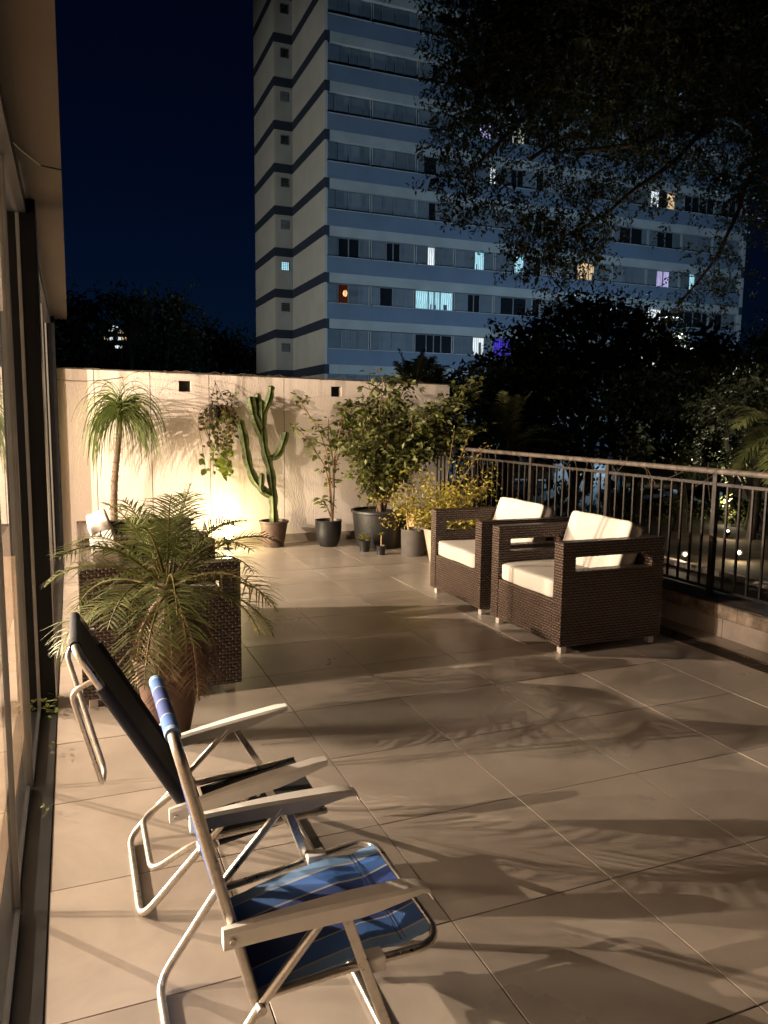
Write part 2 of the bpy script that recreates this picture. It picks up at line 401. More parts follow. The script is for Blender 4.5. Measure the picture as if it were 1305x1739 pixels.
M['t_white'] = pm('tower_white_band', (.33, .345, .35), .8, var=.14, scale=.6)
M['t_frame'] = pm('window_frame_grey', (.15, .17, .20), .6, var=.1)
M['t_shutter'] = pm('roller_shutter', (.12, .14, .165), .7, var=.14, scale=2, rnd=.25)
M['t_glass'] = pm('night_glass', (.012, .014, .018), .12, var=.2, spec=.6)
M['t_lattice'] = pm('lattice_block', (.26, .27, .29), .8, var=.15)
M['car_white'] = pm('car_paint_white', (.70, .70, .70), .22, var=.03, spec=.6)
M['car_red'] = pm('car_paint_dark', (.08, .08, .085), .22, var=.05, spec=.6)
M['tyre'] = pm('tyre_rubber', (.02, .02, .02), .85)
M['car_glass'] = pm('car_glass', (.01, .012, .014), .05, spec=.7)
M['red_lens'] = emit('red_lamp', (1, .08, .02), 2.2)
M['lamp_warm'] = emit('lamp_warm', (1, .80, .50), 60)
M['lamp_spot'] = emit('lamp_spot', (1, .86, .52), 90)
M['lamp_garden'] = emit('lamp_garden', (1, .82, .55), 14)
M['lamp_dim'] = emit('lamp_dim', (.9, .95, 1), 4)
M['lamp_street'] = emit('lamp_street', (.75, .88, 1), 40)

# ------------------------------------------------------------------ terrace floor
X0, X1, Y0, Y1 = -.12, 4.248, -1.5, 9.1
fl = MB().box(-.30, 4.26, Y0, Y1+.1, -.25, -.006).build('terrace_floor', M['grout']); prop(fl, kind='structure')
GX, GY, T = 1.0279, 1.3369, .6
tile_cache = {}
def tile(x0, x1, y0, y1, mat='tile', parent=fl, z=0.0):
    g = .0022
    if x1-x0 < .03 or y1-y0 < .03: return
    sx, sy = round(x1-x0-2*g, 4), round(y1-y0-2*g, 4); key = (sx, sy, mat)
    if key not in tile_cache:
        b = .0008; a, c = sx/2, sy/2
        mb = MB(); mb.add([(-a,-c,-.012),(a,-c,-.012),(a,c,-.012),(-a,c,-.012),(-a,-c,-b),(a,-c,-b),(a,c,-b),(-a,c,-b),
                           (-a+b,-c+b,0),(a-b,-c+b,0),(a-b,c-b,0),(-a+b,c-b,0)],
                          [(0,1,5,4),(1,2,6,5),(2,3,7,6),(3,0,4,7),(4,5,9,8),(5,6,10,9),(6,7,11,10),(7,4,8,11),(8,9,10,11)])
        tile_cache[key] = mb.mesh('tile', M[mat])
    o = link('tile', tile_cache[key], parent, ((x0+x1)/2, (y0+y1)/2, z + rng.uniform(-.0006, .0006)))
    o.rotation_euler = (rng.uniform(-.0012, .0012), rng.uniform(-.0012, .0012), 0)
DR0, DR1 = 3.895, 4.068            # drain channel
kx = [GX + T*i for i in range(-3, 8)]; ky = [GY + T*j for j in range(-5, 14)]
for i in range(len(kx)-1):
    a, b = max(kx[i], X0), min(kx[i+1], DR0)
    if b <= a: continue
    for j in range(len(ky)-1):
        c, d = max(ky[j], Y0), min(ky[j+1], Y1)
        if d > c: tile(a, b, c, d)
for j in range(len(ky)-1):
    c, d = max(ky[j], Y0), min(ky[j+1], Y1)
    if d > c: tile(DR1, X1, c, d)
# drain grate set in the channel along the kerb
dg = thing('drain_grate', (3.98, 0, 0), 'long brown slotted floor drain grate running along the foot of the kerb', 'drain grate')
mb = MB(); mb.box(DR0+.002, DR0+.022, Y0, Y1-.02, -.02, .001); mb.box(DR1-.022, DR1-.002, Y0, Y1-.02, -.02, .001)
mb.build('grate_frame', pm('drain_metal', (.07, .05, .038), .6, metal=.2, var=.3), dg)
mb = MB(); y = Y0+.01
while y < Y1-.04:
    mb.box(DR0+.024, DR1-.024, y, y+.017, -.012, -.002); y += .034
s = mb.build('slat', D.materials['drain_metal'], dg); s['kind'] = 'stuff'
MB().box(DR0+.024, DR1-.024, Y0, Y1-.02, -.0055, -.005).build('channel_bottom', M['dark_hole'], dg)
# a bit of litter on the drain
lp = thing('drain_lid_knob', (3.975, 4.19, .0), 'small dark knob lying on the drain beside the near wicker armchair', 'knob')
MB().lathe([(.0, 0), (.022, .0), (.026, .012), (.018, .026), (0, .03)], 10, (3.975, 4.19, .002)).build('knob_body', M['column'], lp, smooth=40)

# ------------------------------------------------------------------ back wall
WX0, WX1, WY = -.30, 4.62, 9.1
def wtop(x): return 2.026 - .0125*(x+.13)
wl = thing('garden_wall', (0, WY, 0), 'tall pale plastered wall closing the terrace behind the potted plants', 'wall')
joints = [WX0, .247, .84, 1.497, 2.39, 3.6, WX1]
holes = [(1.155, 1.292, 1.805, 1.93), (2.985, 3.118, 1.785, 1.91)]
def wall_panel(xa, xb):
    g = .004; mb = MB(); xa += g; xb -= g
    hs = [h for h in holes if xa < h[0] and h[1] < xb]
    zb = 0.0
    def slab(a, b, z0, z1a, z1b):
        mb.add([(a,WY,z0),(b,WY,z0),(b,WY+.16,z0),(a,WY+.16,z0),(a,WY,z1a),(b,WY,z1b),(b,WY+.16,z1b),(a,WY+.16,z1a)],
               [(0,3,2,1),(4,5,6,7),(0,1,5,4),(1,2,6,5),(2,3,7,6),(3,0,4,7)])
    if not hs: slab(xa, xb, zb, wtop(xa), wtop(xb))
    else:
        h = hs[0]
        slab(xa, h[0], zb, wtop(xa), wtop(h[0])); slab(h[1], xb, zb, wtop(h[1]), wtop(xb))
        slab(h[0], h[1], zb, h[2], h[2]); slab(h[0], h[1], h[3], wtop(h[0]), wtop(h[1]))
    mb.build('wall_panel', M['wall'], wl)
for a, b in zip(joints[:-1], joints[1:]): wall_panel(a, b)
for h in holes: MB().box(h[0]-.01, h[1]+.01, WY+.10, WY+.12, h[2]-.01, h[3]+.01).build('vent_recess', M['dark_hole'], wl)
for a, b in zip(joints[1:-1], joints[1:-1]): MB().box(a-.0038, a+.0038, WY+.006, WY+.15, 0, wtop(a)-.003).build('joint_filler', M['grout'], wl)
x = WX0+.3
while x < 4.3:
    x2 = min(x+.6, 4.3); MB().box(x+.002, x2-.002, WY-.014, WY-.001, .0, .10).build('skirting_tile', M['skirting'], wl); x = x2
mb = MB()                                                       # cement coping, thin and uneven
for i in range(24):
    a = WX0 + (WX1-WX0)*i/24; b = WX0 + (WX1-WX0)*(i+1)/24
    mb.box(a, b, WY-.010-rng.uniform(0, .008), WY+.17, wtop((a+b)/2)+.004, wtop((a+b)/2)+.012+rng.uniform(0, .006))
mb.build('coping', pm('coping_dark', (.07, .058, .05), .9, var=.5, scale=14), wl)
vn = thing('creeper', (0, WY, 2.0), 'thin dry creeper strands clinging along the top edge of the pale wall', 'creeper')
mb = MB(); pts = [(x_, WY-.012+.012*math.sin(x_*9), wtop(x_)+.016+.012*math.sin(x_*17)+.008*math.sin(x_*41)) for x_ in np.linspace(1.0, 4.3, 90)]
mb.tube(pts, .0035, 5)
for i in range(60):
    x_ = rng.uniform(.9, 4.4); p = Vector((x_, WY-.012, wtop(x_)+.02))
    mb.tube([p, p+Vector((rng.uniform(-.03, .03), -.01, rng.uniform(-.05, .02)))], .002, 4)
mb.build('strand', M['bark'], vn)

# ------------------------------------------------------------------ house: soffit, columns, glass front, room behind
hs = thing('house', (-.2, 0, 0), 'house front with brown soffit, black columns and large sliding glass panes', 'house')
YB, YE = -1.5, 9.26
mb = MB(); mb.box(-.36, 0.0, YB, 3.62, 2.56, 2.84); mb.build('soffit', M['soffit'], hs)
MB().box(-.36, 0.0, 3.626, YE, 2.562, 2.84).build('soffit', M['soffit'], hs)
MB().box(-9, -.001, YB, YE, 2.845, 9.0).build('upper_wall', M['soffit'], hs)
MB().box(-.262, -.125, 4.20, 4.42, 0.0, 2.559).build('column', M['column'], hs, bev=.004)
MB().box(-.262, -.125, 9.0, 9.098, 0.0, 2.561).build('column', M['column'], hs, bev=.004)
MB().box(-.262, -.125, -1.2, -1.0, 0.0, 2.559).build('column', M['column'], hs, bev=.004)
MB().box(-.255, -.165, -1.0, 4.198, 2.49, 2.558).build('top_track', M['alu_dark'], hs)
MB().box(-.255, -.165, 4.422, 8.998, 2.49, 2.558).build('top_track', M['alu_dark'], hs)
MB().box(-.255, -.122, -1.0, 4.198, -.02, .004).build('bottom_track', M['alu_dark'], hs)
MB().box(-.255, -.122, 4.422, 8.998, -.02, .004).build('bottom_track', M['alu_dark'], hs)
for a, b, x_ in ((-1.0, .62, -.215), (.66, 2.44, -.205), (2.46, 3.30, -.215), (3.32, 4.19, -.205), (4.43, 5.9, -.215), (5.92, 7.45, -.205), (7.47, 8.99, -.215)):
    p = MB().add([(x_, a, .03), (x_, b, .03), (x_, b, 2.488), (x_, a, 2.488)], [(0, 1, 2, 3)]).build('glass_pane', M['glass'], hs)
    MB().box(x_-.008, x_+.008, a-.004, a+.006, .006, 2.488).build('stile', M['alu_light'], p, rel=True)
    MB().box(x_-.008, x_+.008, b-.006, b+.004, .006, 2.488).build('stile', M['alu_light'], p, rel=True)
    MB().box(x_-.008, x_+.008, a+.007, b-.007, .006, .029).build('bottom_rail', M['alu_dark'], p, rel=True)
room = pm('room_plaster', (.22, .20, .18), .9, var=.05); rfl = pm('room_floor', (.30, .22, .15), .45, var=.2, scale=4)
MB().box(-9, -.262, YB, YE, -.2, -.004).build('room_floor', rfl, hs)
MB().box(-9, -.362, YB, YE, 2.60, 2.64).build('room_ceiling', pm('white_ceiling', (.58, .55, .51), .9, var=.03), hs)
MB().box(-9, -8.9, YB, YE, 0, 2.598).build('room_wall', room, hs)
MB().box(-8.89, -.27, YE-.15, YE, 0, 2.598).build('room_wall', pm('room_dark_wall', (.02, .018, .016), .9), hs)
MB().box(-8.89, -.27, YB, YB+.1, 0, 2.598).build('room_wall', room, hs)
cb = thing('cable', (-.1, 3.3, 2.5), 'thin dark cable sagging under the soffit towards its edge', 'cable')
mb = MB(); mb.tube([(-.19, 3.26, 2.55), (-.15, 3.4, 2.548), (-.08, 3.6, 2.549), (-.002, 3.64, 2.553)], .003, 5); mb.build('wire', M['column'], cb)
wr = thing('wire', (0, 9, 1.9), 'thin slack wire between the black column and the pale wall', 'wire')
MB().tube([(-.13, 9.02, 1.90), (.15, 9.06, 1.895), (.35, 9.085, 1.915), (.55, 9.093, 1.95)], .003, 5).build('strand', M['column'], wr)

# lamps in the room: middle pair throws the long shadows, far one is added fill
def lamp(name, kind, loc, power, col, r=.03, parent=None, **kw):
    L = D.lights.new(name, kind); L.energy = power; L.color = col; L.shadow_soft_size = r
    for k, v in kw.items(): setattr(L, k, v)
    o = D.objects.new(name, L); COL.objects.link(o); o.location = loc
    if parent is not None:
        o.location = Vector(loc) - parent.location; o.parent = parent
    return o
for (lx, ly, pw_, lb) in ((-4.5, 4.08, ROOM_LIGHT*1.02, 'warm ceiling lamp inside the room behind the glass, farther of the middle pair'), (-4.5, 3.6, ROOM_LIGHT*.22, 'warm ceiling lamp inside the room behind the glass, nearer of the middle pair'), (-4.5, 7.6, FAR_FILL_LIGHT, 'unseen warm fill lamp added at the far end of the room behind the glass')):
    pl = thing('ceiling_lamp', (lx, ly, 2.6), lb, 'lamp', 'ceiling lamps in the room')
    MB().tube([(lx, ly, 2.6), (lx, ly, 2.52)], .008, 6).build('cord', M['column'], pl)
    MB().lathe([(.02, .10), (.05, .10), (.05, .02), (.046, .02)], 16, (lx, ly, 2.43)).build('lamp_holder', M['column'], pl, smooth=40)
    MB().lathe([(.001, -.035), (.03, -.02), (.038, 0), (.03, .02), (.012, .035)], 12, (lx, ly, 2.43)).build('bulb', M['lamp_warm'], pl, smooth=180)
    lamp('lamp_light', 'POINT', (lx, ly, 2.38), pw_, (1.0, .768, .572), .018, pl)
pp = thing('fill_light_panel', (-8.86, 6.6, 1.9), 'unseen wide warm fill panel added on the back wall of the room behind the glass', 'lamp')
MB().box(-8.898, -8.87, 4.9, 8.3, 1.25, 2.55).build('fill_panel_frame', M['alu_light'], pp)
MB().box(-8.869, -8.862, 4.95, 8.25, 1.3, 2.5).build('fill_surface', emit('fill_panel_glow', (1, .8, .58), 6), pp)
po = lamp('lamp_light', 'AREA', (-8.85, 6.6, 1.9), FILL_LIGHT, (1.0, .80, .60), 0, pp, shape='RECTANGLE', size=3.3, size_y=1.2)  # area light added to lift the terrace shade softly
po.rotation_euler = Vector((1, 0, 0)).to_track_quat('-Z', 'Z').to_euler()
# ------------------------------------------------------------------ kerb and railing
kb = thing('kerb_wall', (4.25, 0, 0), 'low kerb wall with stained stone cap under the black railing', 'kerb')
MB().box(4.262, 4.50, Y0, 9.098, -.8, .135).build('core', M['captop'], kb)
y = GY - 5*T + .28
while y < 9.09:
    y2 = min(y+.6, 9.09); MB().box(4.25, 4.2615, y+.002, y2-.002, .0, .134).build('kerb_tile', M['kerbtile'], kb, bev=.0012, seg=1); y = y2
y = -1.5
while y < 9.09:
    L_ = rng.uniform(.75, 1.1); y2 = min(y+L_, 9.095)
    o = MB().box(4.238+rng.uniform(-.003, .003), 4.503, y+.003, y2-.003, .137, .232).build('face_stone', M['stone'], kb, bev=.006)
    o = MB().box(4.240, 4.505, y+.002, y2-.002, .2345, .243+rng.uniform(-.001, .002)).build('cap_stone', M['captop'], kb, bev=.003)
    y = y2
RX = 4.40
rl = thing('railing', (RX, 0, .24), 'dark iron balustrade with thick worn handrail along the terrace edge', 'railing')
posts = [4.30 + 1.235*i for i in range(-4, 4)]
mb = MB(); n_ = 40
sec = []
for k in range(12):
    a = 2*math.pi*k/12; sec.append((.034*math.copysign(abs(math.cos(a))**.7, math.cos(a)), .022*math.copysign(abs(math.sin(a))**.7, math.sin(a))))
vs_ = []; fs_ = []
for i in range(n_+1):
    yy = -1.4 + (9.09+1.4)*i/n_
    for (a, b) in sec: vs_.append((RX+a+rng.uniform(-.0012, .0012), yy, 1.168+b+rng.uniform(-.0012, .0012)))
for i in range(n_):
    for k in range(12): fs_.append((i*12+k, i*12+(k+1) % 12, (i+1)*12+(k+1) % 12, (i+1)*12+k))
mb.add(vs_, fs_); mb.build('handrail', M['railtop'], rl, smooth=60)
for i, py in enumerate(posts):
    if py > 9.05: continue
    MB().box(RX-.02, RX+.02, py-.02, py+.02, .243, 1.147).build('post', M['iron'], rl, bev=.002, seg=1)
    MB().box(RX-.045, RX+.045, py-.045, py+.045, .2435, .252).build('post_foot', M['iron'], rl)
edges = [-1.4] + posts + [9.09]
bal = None
for a, b in zip(edges[:-1], edges[1:]):
    if b-a < .1: continue
    MB().box(RX-.014, RX+.014, a+.022, b-.022, 1.062, 1.084).build('upper_rail', M['iron'], rl)
    MB().box(RX-.012, RX+.012, a+.022, b-.022, .285, .303).build('lower_rail', M['iron'], rl)
    n_ = max(1, round((b-a)/.1123))
    for k in range(1, n_):
        yy = a + (b-a)*k/n_
        if bal is None:
            bal = MB().box(-.0075, .0075, -.0075, .0075, -.379, .379).mesh('baluster', M['iron'])
        link('baluster', bal, rl, (0, yy, .683-.24))
tw = thing('dry_tendril', (RX, 0, 1.15), 'bare thin dry tendrils wound round the worn handrail', 'tendrils')
mb = MB()
for i in range(26):
    yy = rng.uniform(2.5, 8.8); p = Vector((RX-.03, yy, 1.19))
    mb.tube([p, p+Vector((-.01, .02, -.03)), p+Vector((rng.uniform(-.03, .0), rng.uniform(-.08, .08), -.05)), p+Vector((rng.uniform(-.04, .0), rng.uniform(-.16, .16), -.13-rng.uniform(0, .12)))], .0018, 4)
    if i % 3 == 0: mb.tube([p, p+Vector((.01, .01, rng.uniform(.02, .05)))], .002, 4)
mb.build('tendril', M['bark'], tw)

# ------------------------------------------------------------------ wicker armchairs
def pillow(sx, sy, sz, n=14, p=14, bulge=.08, wr=.004):
    """rounded, slightly swollen cushion centred at the origin"""
    bm = bmesh.new(); bmesh.ops.create_cube(bm, size=2); bmesh.ops.subdivide_edges(bm, edges=bm.edges[:], cuts=n, use_grid_fill=True)
    ph = rng.uniform(0, 9, 4)
    for v in bm.verts:
        x, y, z = v.co; k = (abs(x)**p+abs(y)**p+abs(z)**p)**(1/p); x, y, z = x/k, y/k, z/k
        f = 1 + bulge*(1-x*x)*(1-y*y)
        zz = z*f + (wr/sz*2)*math.sin(3*x+ph[0]+2*y)*math.sin(4*y+ph[1])*(1 if z > 0 else .3)
        v.co = (x*sx/2*(1+.015*math.sin(5*y+ph[2])), y*sy/2*(1+.012*math.sin(5*x+ph[3])), zz*sz/2)
    me = D.meshes.new('cushion'); bm.to_mesh(me); bm.free()
    me.materials.append(M['cushion']); me.polygons.foreach_set('use_smooth', [True]*len(me.polygons)); me.update(); return me

def armchair(loc, rz, label, W=.90, Dp=.83, piping=True):
    t = thing('wicker_armchair', loc, label, 'armchair', 'brown wicker armchairs with cream cushions', rz)
    H, A, sl = .745, .098, (.105, .725, .552, .645)
    def p(mb, name, mat=M['wicker'], bev=.010): return mb.build(name, mat, t, rel=False, bev=bev, seg=3)
    for y0 in (0, W-A):
        mb = MB(); y1 = y0+A; a, b, c, d = sl
        o = D.meshes.new('x')
        # side panel with a hand slot: one closed ring of quads
        ox = [(0, .052), (Dp, .052), (Dp, H), (0, H)]; ix = [(a, c), (b, c), (b, d), (a, d)]
        vs_ = [(q[0], y0, q[1]) for q in ox] + [(q[0], y0, q[1]) for q in ix] + [(q[0], y1, q[1]) for q in ox] + [(q[0], y1, q[1]) for q in ix]
        fs_ = []
        for k in range(4):
            k2 = (k+1) % 4
            fs_ += [(k, k2, 4+k2, 4+k), (8+k2, 8+k, 12+k, 12+k2), (k2, k, 8+k, 8+k2), (4+k, 4+k2, 12+k2, 12+k)]
        mb.add(vs_, fs_); p(mb, 'side_panel')
    p(MB().box(.004, .06, A+.001, W-A-.001, .055, .352), 'front_apron')
    p(MB().box(Dp-.10, Dp-.003, A+.001, W-A-.001, .055, H-.002), 'back_panel')
    p(MB().box(.062, Dp-.102, A+.001, W-A-.001, .30, .345), 'seat_base')
    me = pillow(.70, W-2*A-.006, .125, bulge=.12)
    so = link('seat_cushion', me, t, (.352, W/2, .414))
    bc = link('back_cushion', pillow(.145, W-2*A-.02, .42, bulge=.03, p=18), t, (.628, W/2, .628), (0, R(19), 0))
    for x_ in (.032, Dp-.075):
        for y_ in (.03, W-.075):
            o = MB().box(x_, x_+.045, y_, y_+.045, 0, .056).build('leg', M['steel_feet'], t, rel=False, bev=.002, seg=1)
    return t
armchair((2.90, 4.06, 0), 0, 'brown wicker armchair with cream cushions nearest the drain, its dark side panel in full view')
armchair((2.90, 5.125, 0), 0, 'brown wicker armchair with cream cushions by the railing, half hidden behind the nearer one')
armchair((.835, 5.03, 0), math.pi, 'wicker armchair hidden behind the potted palm, its dark side panel facing us')
armchair((.835, 6.10, 0), math.pi, 'wicker armchair by the glass with its cream back cushion showing above the palm')

# ------------------------------------------------------------------ folding beach chairs
def catmull(P, n=8):
    P = [Vector(p) for p in P]; out = []
    for i in range(len(P)-1):
        a = P[max(i-1, 0)]; b = P[i]; c = P[i+1]; d = P[min(i+2, len(P)-1)]
        for k in range(n):
            t = k/n; out.append(.5*((2*b)+(c-a)*t+(2*a-5*b+4*c-d)*t*t+(3*b-a-3*c+d)*t**3))
    out.append(P[-1]); return out
def fillet(P, r=.05, n=5):
    """polyline with rounded corners"""
    P = [Vector(p) for p in P]; out = [P[0]]
    for i in range(1, len(P)-1):
        a, b, c = P[i-1], P[i], P[i+1]
        rr = min(r, (a-b).length*.49, (c-b).length*.49)
        s_, e_ = b+(a-b).normalized()*rr, b+(c-b).normalized()*rr
        for k in range(n+1):
            t = k/n; out.append(s_*(1-t)**2 + b*2*t*(1-t) + e_*t*t)
    out.append(P[-1]); return out

def loft_arm(mb, P, wd, ht, yc):
    """plastic armrest: sections along a path in x/z, each w wide (y) and h deep"""
    secs = []
    for (x, z), w_, h_ in zip(P, wd, ht):
        r_ = min(.008, h_*.3)
        s_ = [(-w_/2, -h_), (-w_/2, -r_), (-w_/2+r_, 0), (w_/2-r_, 0), (w_/2, -r_), (w_/2, -h_), (w_/2-.004, -h_), (-w_/2+.004, -h_)]
        secs.append([(x, yc+a, z+b) for a, b in s_])
    n = 8; vs_ = [q for s_ in secs for q in s_]; fs_ = []
    for i in range(len(secs)-1):
        for k in range(n): fs_.append((i*n+k, (i+1)*n+k, (i+1)*n+(k+1) % n, i*n+(k+1) % n))
    fs_.append(tuple(range(n))); fs_.append(tuple((len(secs)-1)*n+k for k in range(n-1, -1, -1)))
    mb.add(vs_, fs_)

def sheet(mb, P, y0, y1, ny=14, th=.004, sag=.0, ripple=0.0):
    """fabric sheet stretched along profile P (x,z) between y0 and y1, with thickness"""
    P = [Vector((a, 0, b)) for a, b in P]; m = len(P); top = []; bot = []
    for i, q in enumerate(P):
        t = (P[min(i+1, m-1)]-P[max(i-1, 0)]).normalized(); nr = Vector((-t.z, 0, t.x))
        f = math.sin(math.pi*i/(m-1))
        for j in range(ny+1):
            s_ = j/ny; d_ = -sag*f*math.sin(math.pi*s_) + ripple*math.sin(9*s_*math.pi+i*.7)*f*.5
            b_ = q + nr*d_; y_ = y0+(y1-y0)*s_ + ripple*.6*math.sin(i*1.9)*(1 if s_ in (0, 1) else 0)
            top.append((b_.x+nr.x*th/2, y_, b_.z+nr.z*th/2)); bot.append((b_.x-nr.x*th/2, y_, b_.z-nr.z*th/2))
    N = ny+1; fs_ = []; o = len(top)
    for i in range(m-1):
        for j in range(ny):
            a = i*N+j; fs_ += [(a, a+1, a+N+1, a+N), (o+a, o+a+N, o+a+N+1, o+a+1)]
        a = i*N; fs_ += [(a, a+N, o+a+N, o+a)]; a = i*N+ny; fs_ += [(a, o+a, o+a+N, a+N)]
    for j in range(ny):
        a = j; fs_ += [(a, o+a, o+a+1, a+1)]; a = (m-1)*N+j; fs_ += [(a, a+1, o+a+1, o+a)]
    mb.add(top+bot, fs_)

LB, BL, NV, WH = (.22, .40, .72), (.06, .18, .56), (.025, .065, .28), (.50, .52, .52)
STR = [(0, LB), (.10, WH), (.115, BL), (.27, WH), (.285, NV), (.49, WH), (.505, NV), (.70, WH), (.715, BL), (.87, WH), (.885, LB)]

def beach_chair(label, y0, y1, top, bot, armr, armf, A, K, Rr, B, F, fabric, front_loop=None, rear_loop=None, seat=None, handle=None, tip=True, wrap=False):
    base = Vector(((Rr[0]+F[0])/2, (y0+y1)/2, 0))
    t = thing('beach_chair', base, label, 'beach chair', 'folding aluminium beach chairs')
    yc = (y0+y1)/2; alu = M['alu']
    def P(q, y): return (q[0], y, q[1])
    # back frame: one U bent tube, the bar across the top
    mb = MB(); mb.tube(fillet([P(bot, y0+.02), P(top, y0+.02), P(top, y1-.02), P(bot, y1-.02)], .055, 6), .0125, 10); mb.build('back_frame', alu, t, smooth=50)
    # rear legs and floor bar in one bent tube
    mb = MB(); mb.tube(fillet([P(A, y0+.012), P(K, y0+.006), P(Rr, y0), P(Rr, y1), P(K, y1-.006), P(A, y1-.012)], .06, 6), .0115, 10); mb.build('rear_leg_frame', alu, t, smooth=50)
    # front legs, square tube
    for y_ in (y0-.004, y1+.004):
        mb = MB(); mb.tube([P(B, y_), P(F, y_)], .0165, square=True); lg = mb.build('front_leg', alu, t, bev=.002, seg=1)
    mb = MB(); mb.tube([P(F, y0+.02), P(F, y1-.02)], .010, 8); mb.build('floor_bar', alu, t, smooth=50)
    # seat rails
    mb = MB()
    if front_loop:
        J, E_ = front_loop
        mb.tube(fillet([P(K, y0+.03), P(J, y0+.018), P(E_, y0-.005), P(E_, y1+.005), P(J, y1-.018), P(K, y1-.03)], .10, 7), .0105, 10)
    else:
        E_, rl_ = seat[-1], rear_loop
        mb.tube(fillet([P(E_, y0+.04), P(K, y0+.055), P(rl_, y0+.075), P(rl_, y1-.075), P(K, y1-.055), P(E_, y1-.04)], .05, 6), .0105, 10)
    mb.build('seat_frame', alu, t, smooth=50)
    if front_loop:
        for y_ in (y0+.018, y1-.018):
            J = front_loop[0]; MB().box(J[0]-.028, J[0]+.028, y_-.02, y_+.02, J[1]-.018, J[1]+.018).build('joint_block', M['plastic'], t, bev=.004)
    # armrests
    for y_ in (y0-.004, y1+.004):
        ax, az = armr; bx, bz = armf; n = 12; pth = []; wd = []; ht = []
        for i in range(n+1):
            s_ = i/n; zz = az+(bz-az)*s_ + .006*math.sin(math.pi*s_)
            if i == n: zz -= .004
            pth.append((ax+(bx-ax)*s_, zz)); wd.append(.028 + .026*min(1, s_*1.6) - (.014 if i == n else 0)); ht.append(.042 if s_ < .70 else max(.014, .042-.085*(s_-.70)))
        if tip:
            pth += [(bx+.022, bz-.014), (bx+.034, bz-.042)]; wd += [.034, .026]; ht += [.012, .008]
        mb = MB(); loft_arm(mb, pth, wd, ht, y_); ar = mb.build('armrest', M['plastic'], t, smooth=35)
        mb = MB()
        for q in ((armr[0]+.018, armr[1]-.022), (A[0], A[1]-.012)):
            mb.tube([(q[0], y_-.0225, q[1]), (q[0], y_-.0145, q[1])], .007, 8); mb.tube([(q[0], y_+.0145, q[1]), (q[0], y_+.0225, q[1])], .007, 8)
        mb.build('rivet', M['steel_feet'], ar, smooth=40)
    # fabric
    mb = MB(); n = 16
    bp = [(top[0]+(bot[0]-top[0])*i/n, top[1]+(bot[1]-top[1])*i/n) for i in range(n+1)]
    sheet(mb, bp, y0+.035, y1-.035, th=.010, sag=.012); mb.build('back_fabric', fabric, t, smooth=60)
    mb = MB(); mb.tube([P(top, y0+.065), P((top[0], top[1]+.001), yc), P(top, y1-.065)], .017, 12); mb.build('headrest_sleeve', fabric, t, smooth=50)
    if wrap:
        for y_ in (y0+.02, y1-.02):
            a_ = (top[0]+(bot[0]-top[0])*.17, top[1]+(bot[1]-top[1])*.17); e_ = (top[0]+(bot[0]-top[0])*.93, top[1]+(bot[1]-top[1])*.93)
            mb = MB(); mb.tube([P(a_, y_), P(e_, y_)], .0185, 10); mb.build('side_sleeve', fabric, t, smooth=50)
        MB().box(top[0]+.035, top[0]+.062, y1-.035, y1-.008, top[1]-.075, top[1]-.058).build('plastic_clip', M['plastic'], t, bev=.003)
        mb = MB(); mb.tube([P((armr[0]-.005, armr[1]+.045), y1), P((armr[0]+.075, armr[1]+.085), y1)], .012, square=True); mb.build('arm_bracket', M['plastic'], t, bev=.002)
    mb = MB(); q = []; m = 24
    for i in range(m+1):
        s_ = i/m; seg_ = s_*(len(seat)-1); k = min(int(seg_), len(seat)-2); f_ = seg_-k
        q.append((seat[k][0]*(1-f_)+seat[k+1][0]*f_, seat[k][1]*(1-f_)+seat[k+1][1]*f_))
    sheet(mb, q, y0+.045, y1-.045, th=.008, sag=.010, ripple=.0018 if front_loop else 0); mb.build('seat_fabric', fabric, t, smooth=60)
    if front_loop:
        mb = MB()
        for x_, z_ in ((.688, .2935), (.700, .2945)):
            mb.tube([(x_, y0+.05, z_), (x_, yc, z_-.0015), (x_, y1-.05, z_)], .0009, 5)
        mb.build('seam_stitch', M['navy'], t)
    if handle:
        mb = MB(); mb.tube(fillet(handle, .035, 5), .0085, 8); mb.build('carry_handle', alu, t, smooth=50)
    mb = MB()
    for q, y_ in ((K, y0), (K, y1)):
        mb.tube([(q[0], y_-.016, q[1]), (q[0], y_+.04 if y_ == y0 else y_+.016, q[1])], .011, 10)
    mb.build('pivot_bolt', alu, t, smooth=40)
    return t

f1 = fabric_stripes('striped_blue_fabric', -.205, .205, STR)
beach_chair('folding beach chair with blue striped fabric and white armrests, in front of the navy one', 1.50, 1.98, (.172, .875), (.335, .235),
            (.255, .468), (.705, .472), (.505, .452), (.335, .262), (.165, .013), (.520, .450), (.668, .013), f1,
            front_loop=((.600, .285), (.775, .300)), seat=[(.345, .235), (.45, .262), (.62, .292), (.69, .288), (.765, .305)],
            handle=None)
beach_chair('folding beach chair with plain navy fabric beside the palm pot, reclined further', 2.27, 2.76, (-.012, .862), (.372, .185),
            (.232, .352), (.728, .436), (.500, .372), (.325, .198), (.142, .013), (.528, .372), (.735, .013), M['navy'],
            rear_loop=(.183, .115), wrap=True, seat=[(.39, .178), (.5, .196), (.62, .212), (.745, .228)], tip=False,
            handle=[(.040, 2.30, .770), (-.030, 2.31, .735), (.050, 2.45, .375), (.062, 2.55, .375), (-.045, 2.71, .745), (.030, 2.73, .785)])

# ------------------------------------------------------------------ plants: builders
def pot(parent, prof, c, mat, n=28, soil=True, name='pot'):
    MB().lathe(prof, n, c).build(name, mat, parent, smooth=40)
    if soil:
        r_, z_ = prof[-1][0], max(p[1] for p in prof)-.03
        MB().lathe([(0.001, z_+.006), (r_*.5, z_+.004), (r_*.98, z_)], n, c).build('soil', M['soil'], parent, smooth=60)

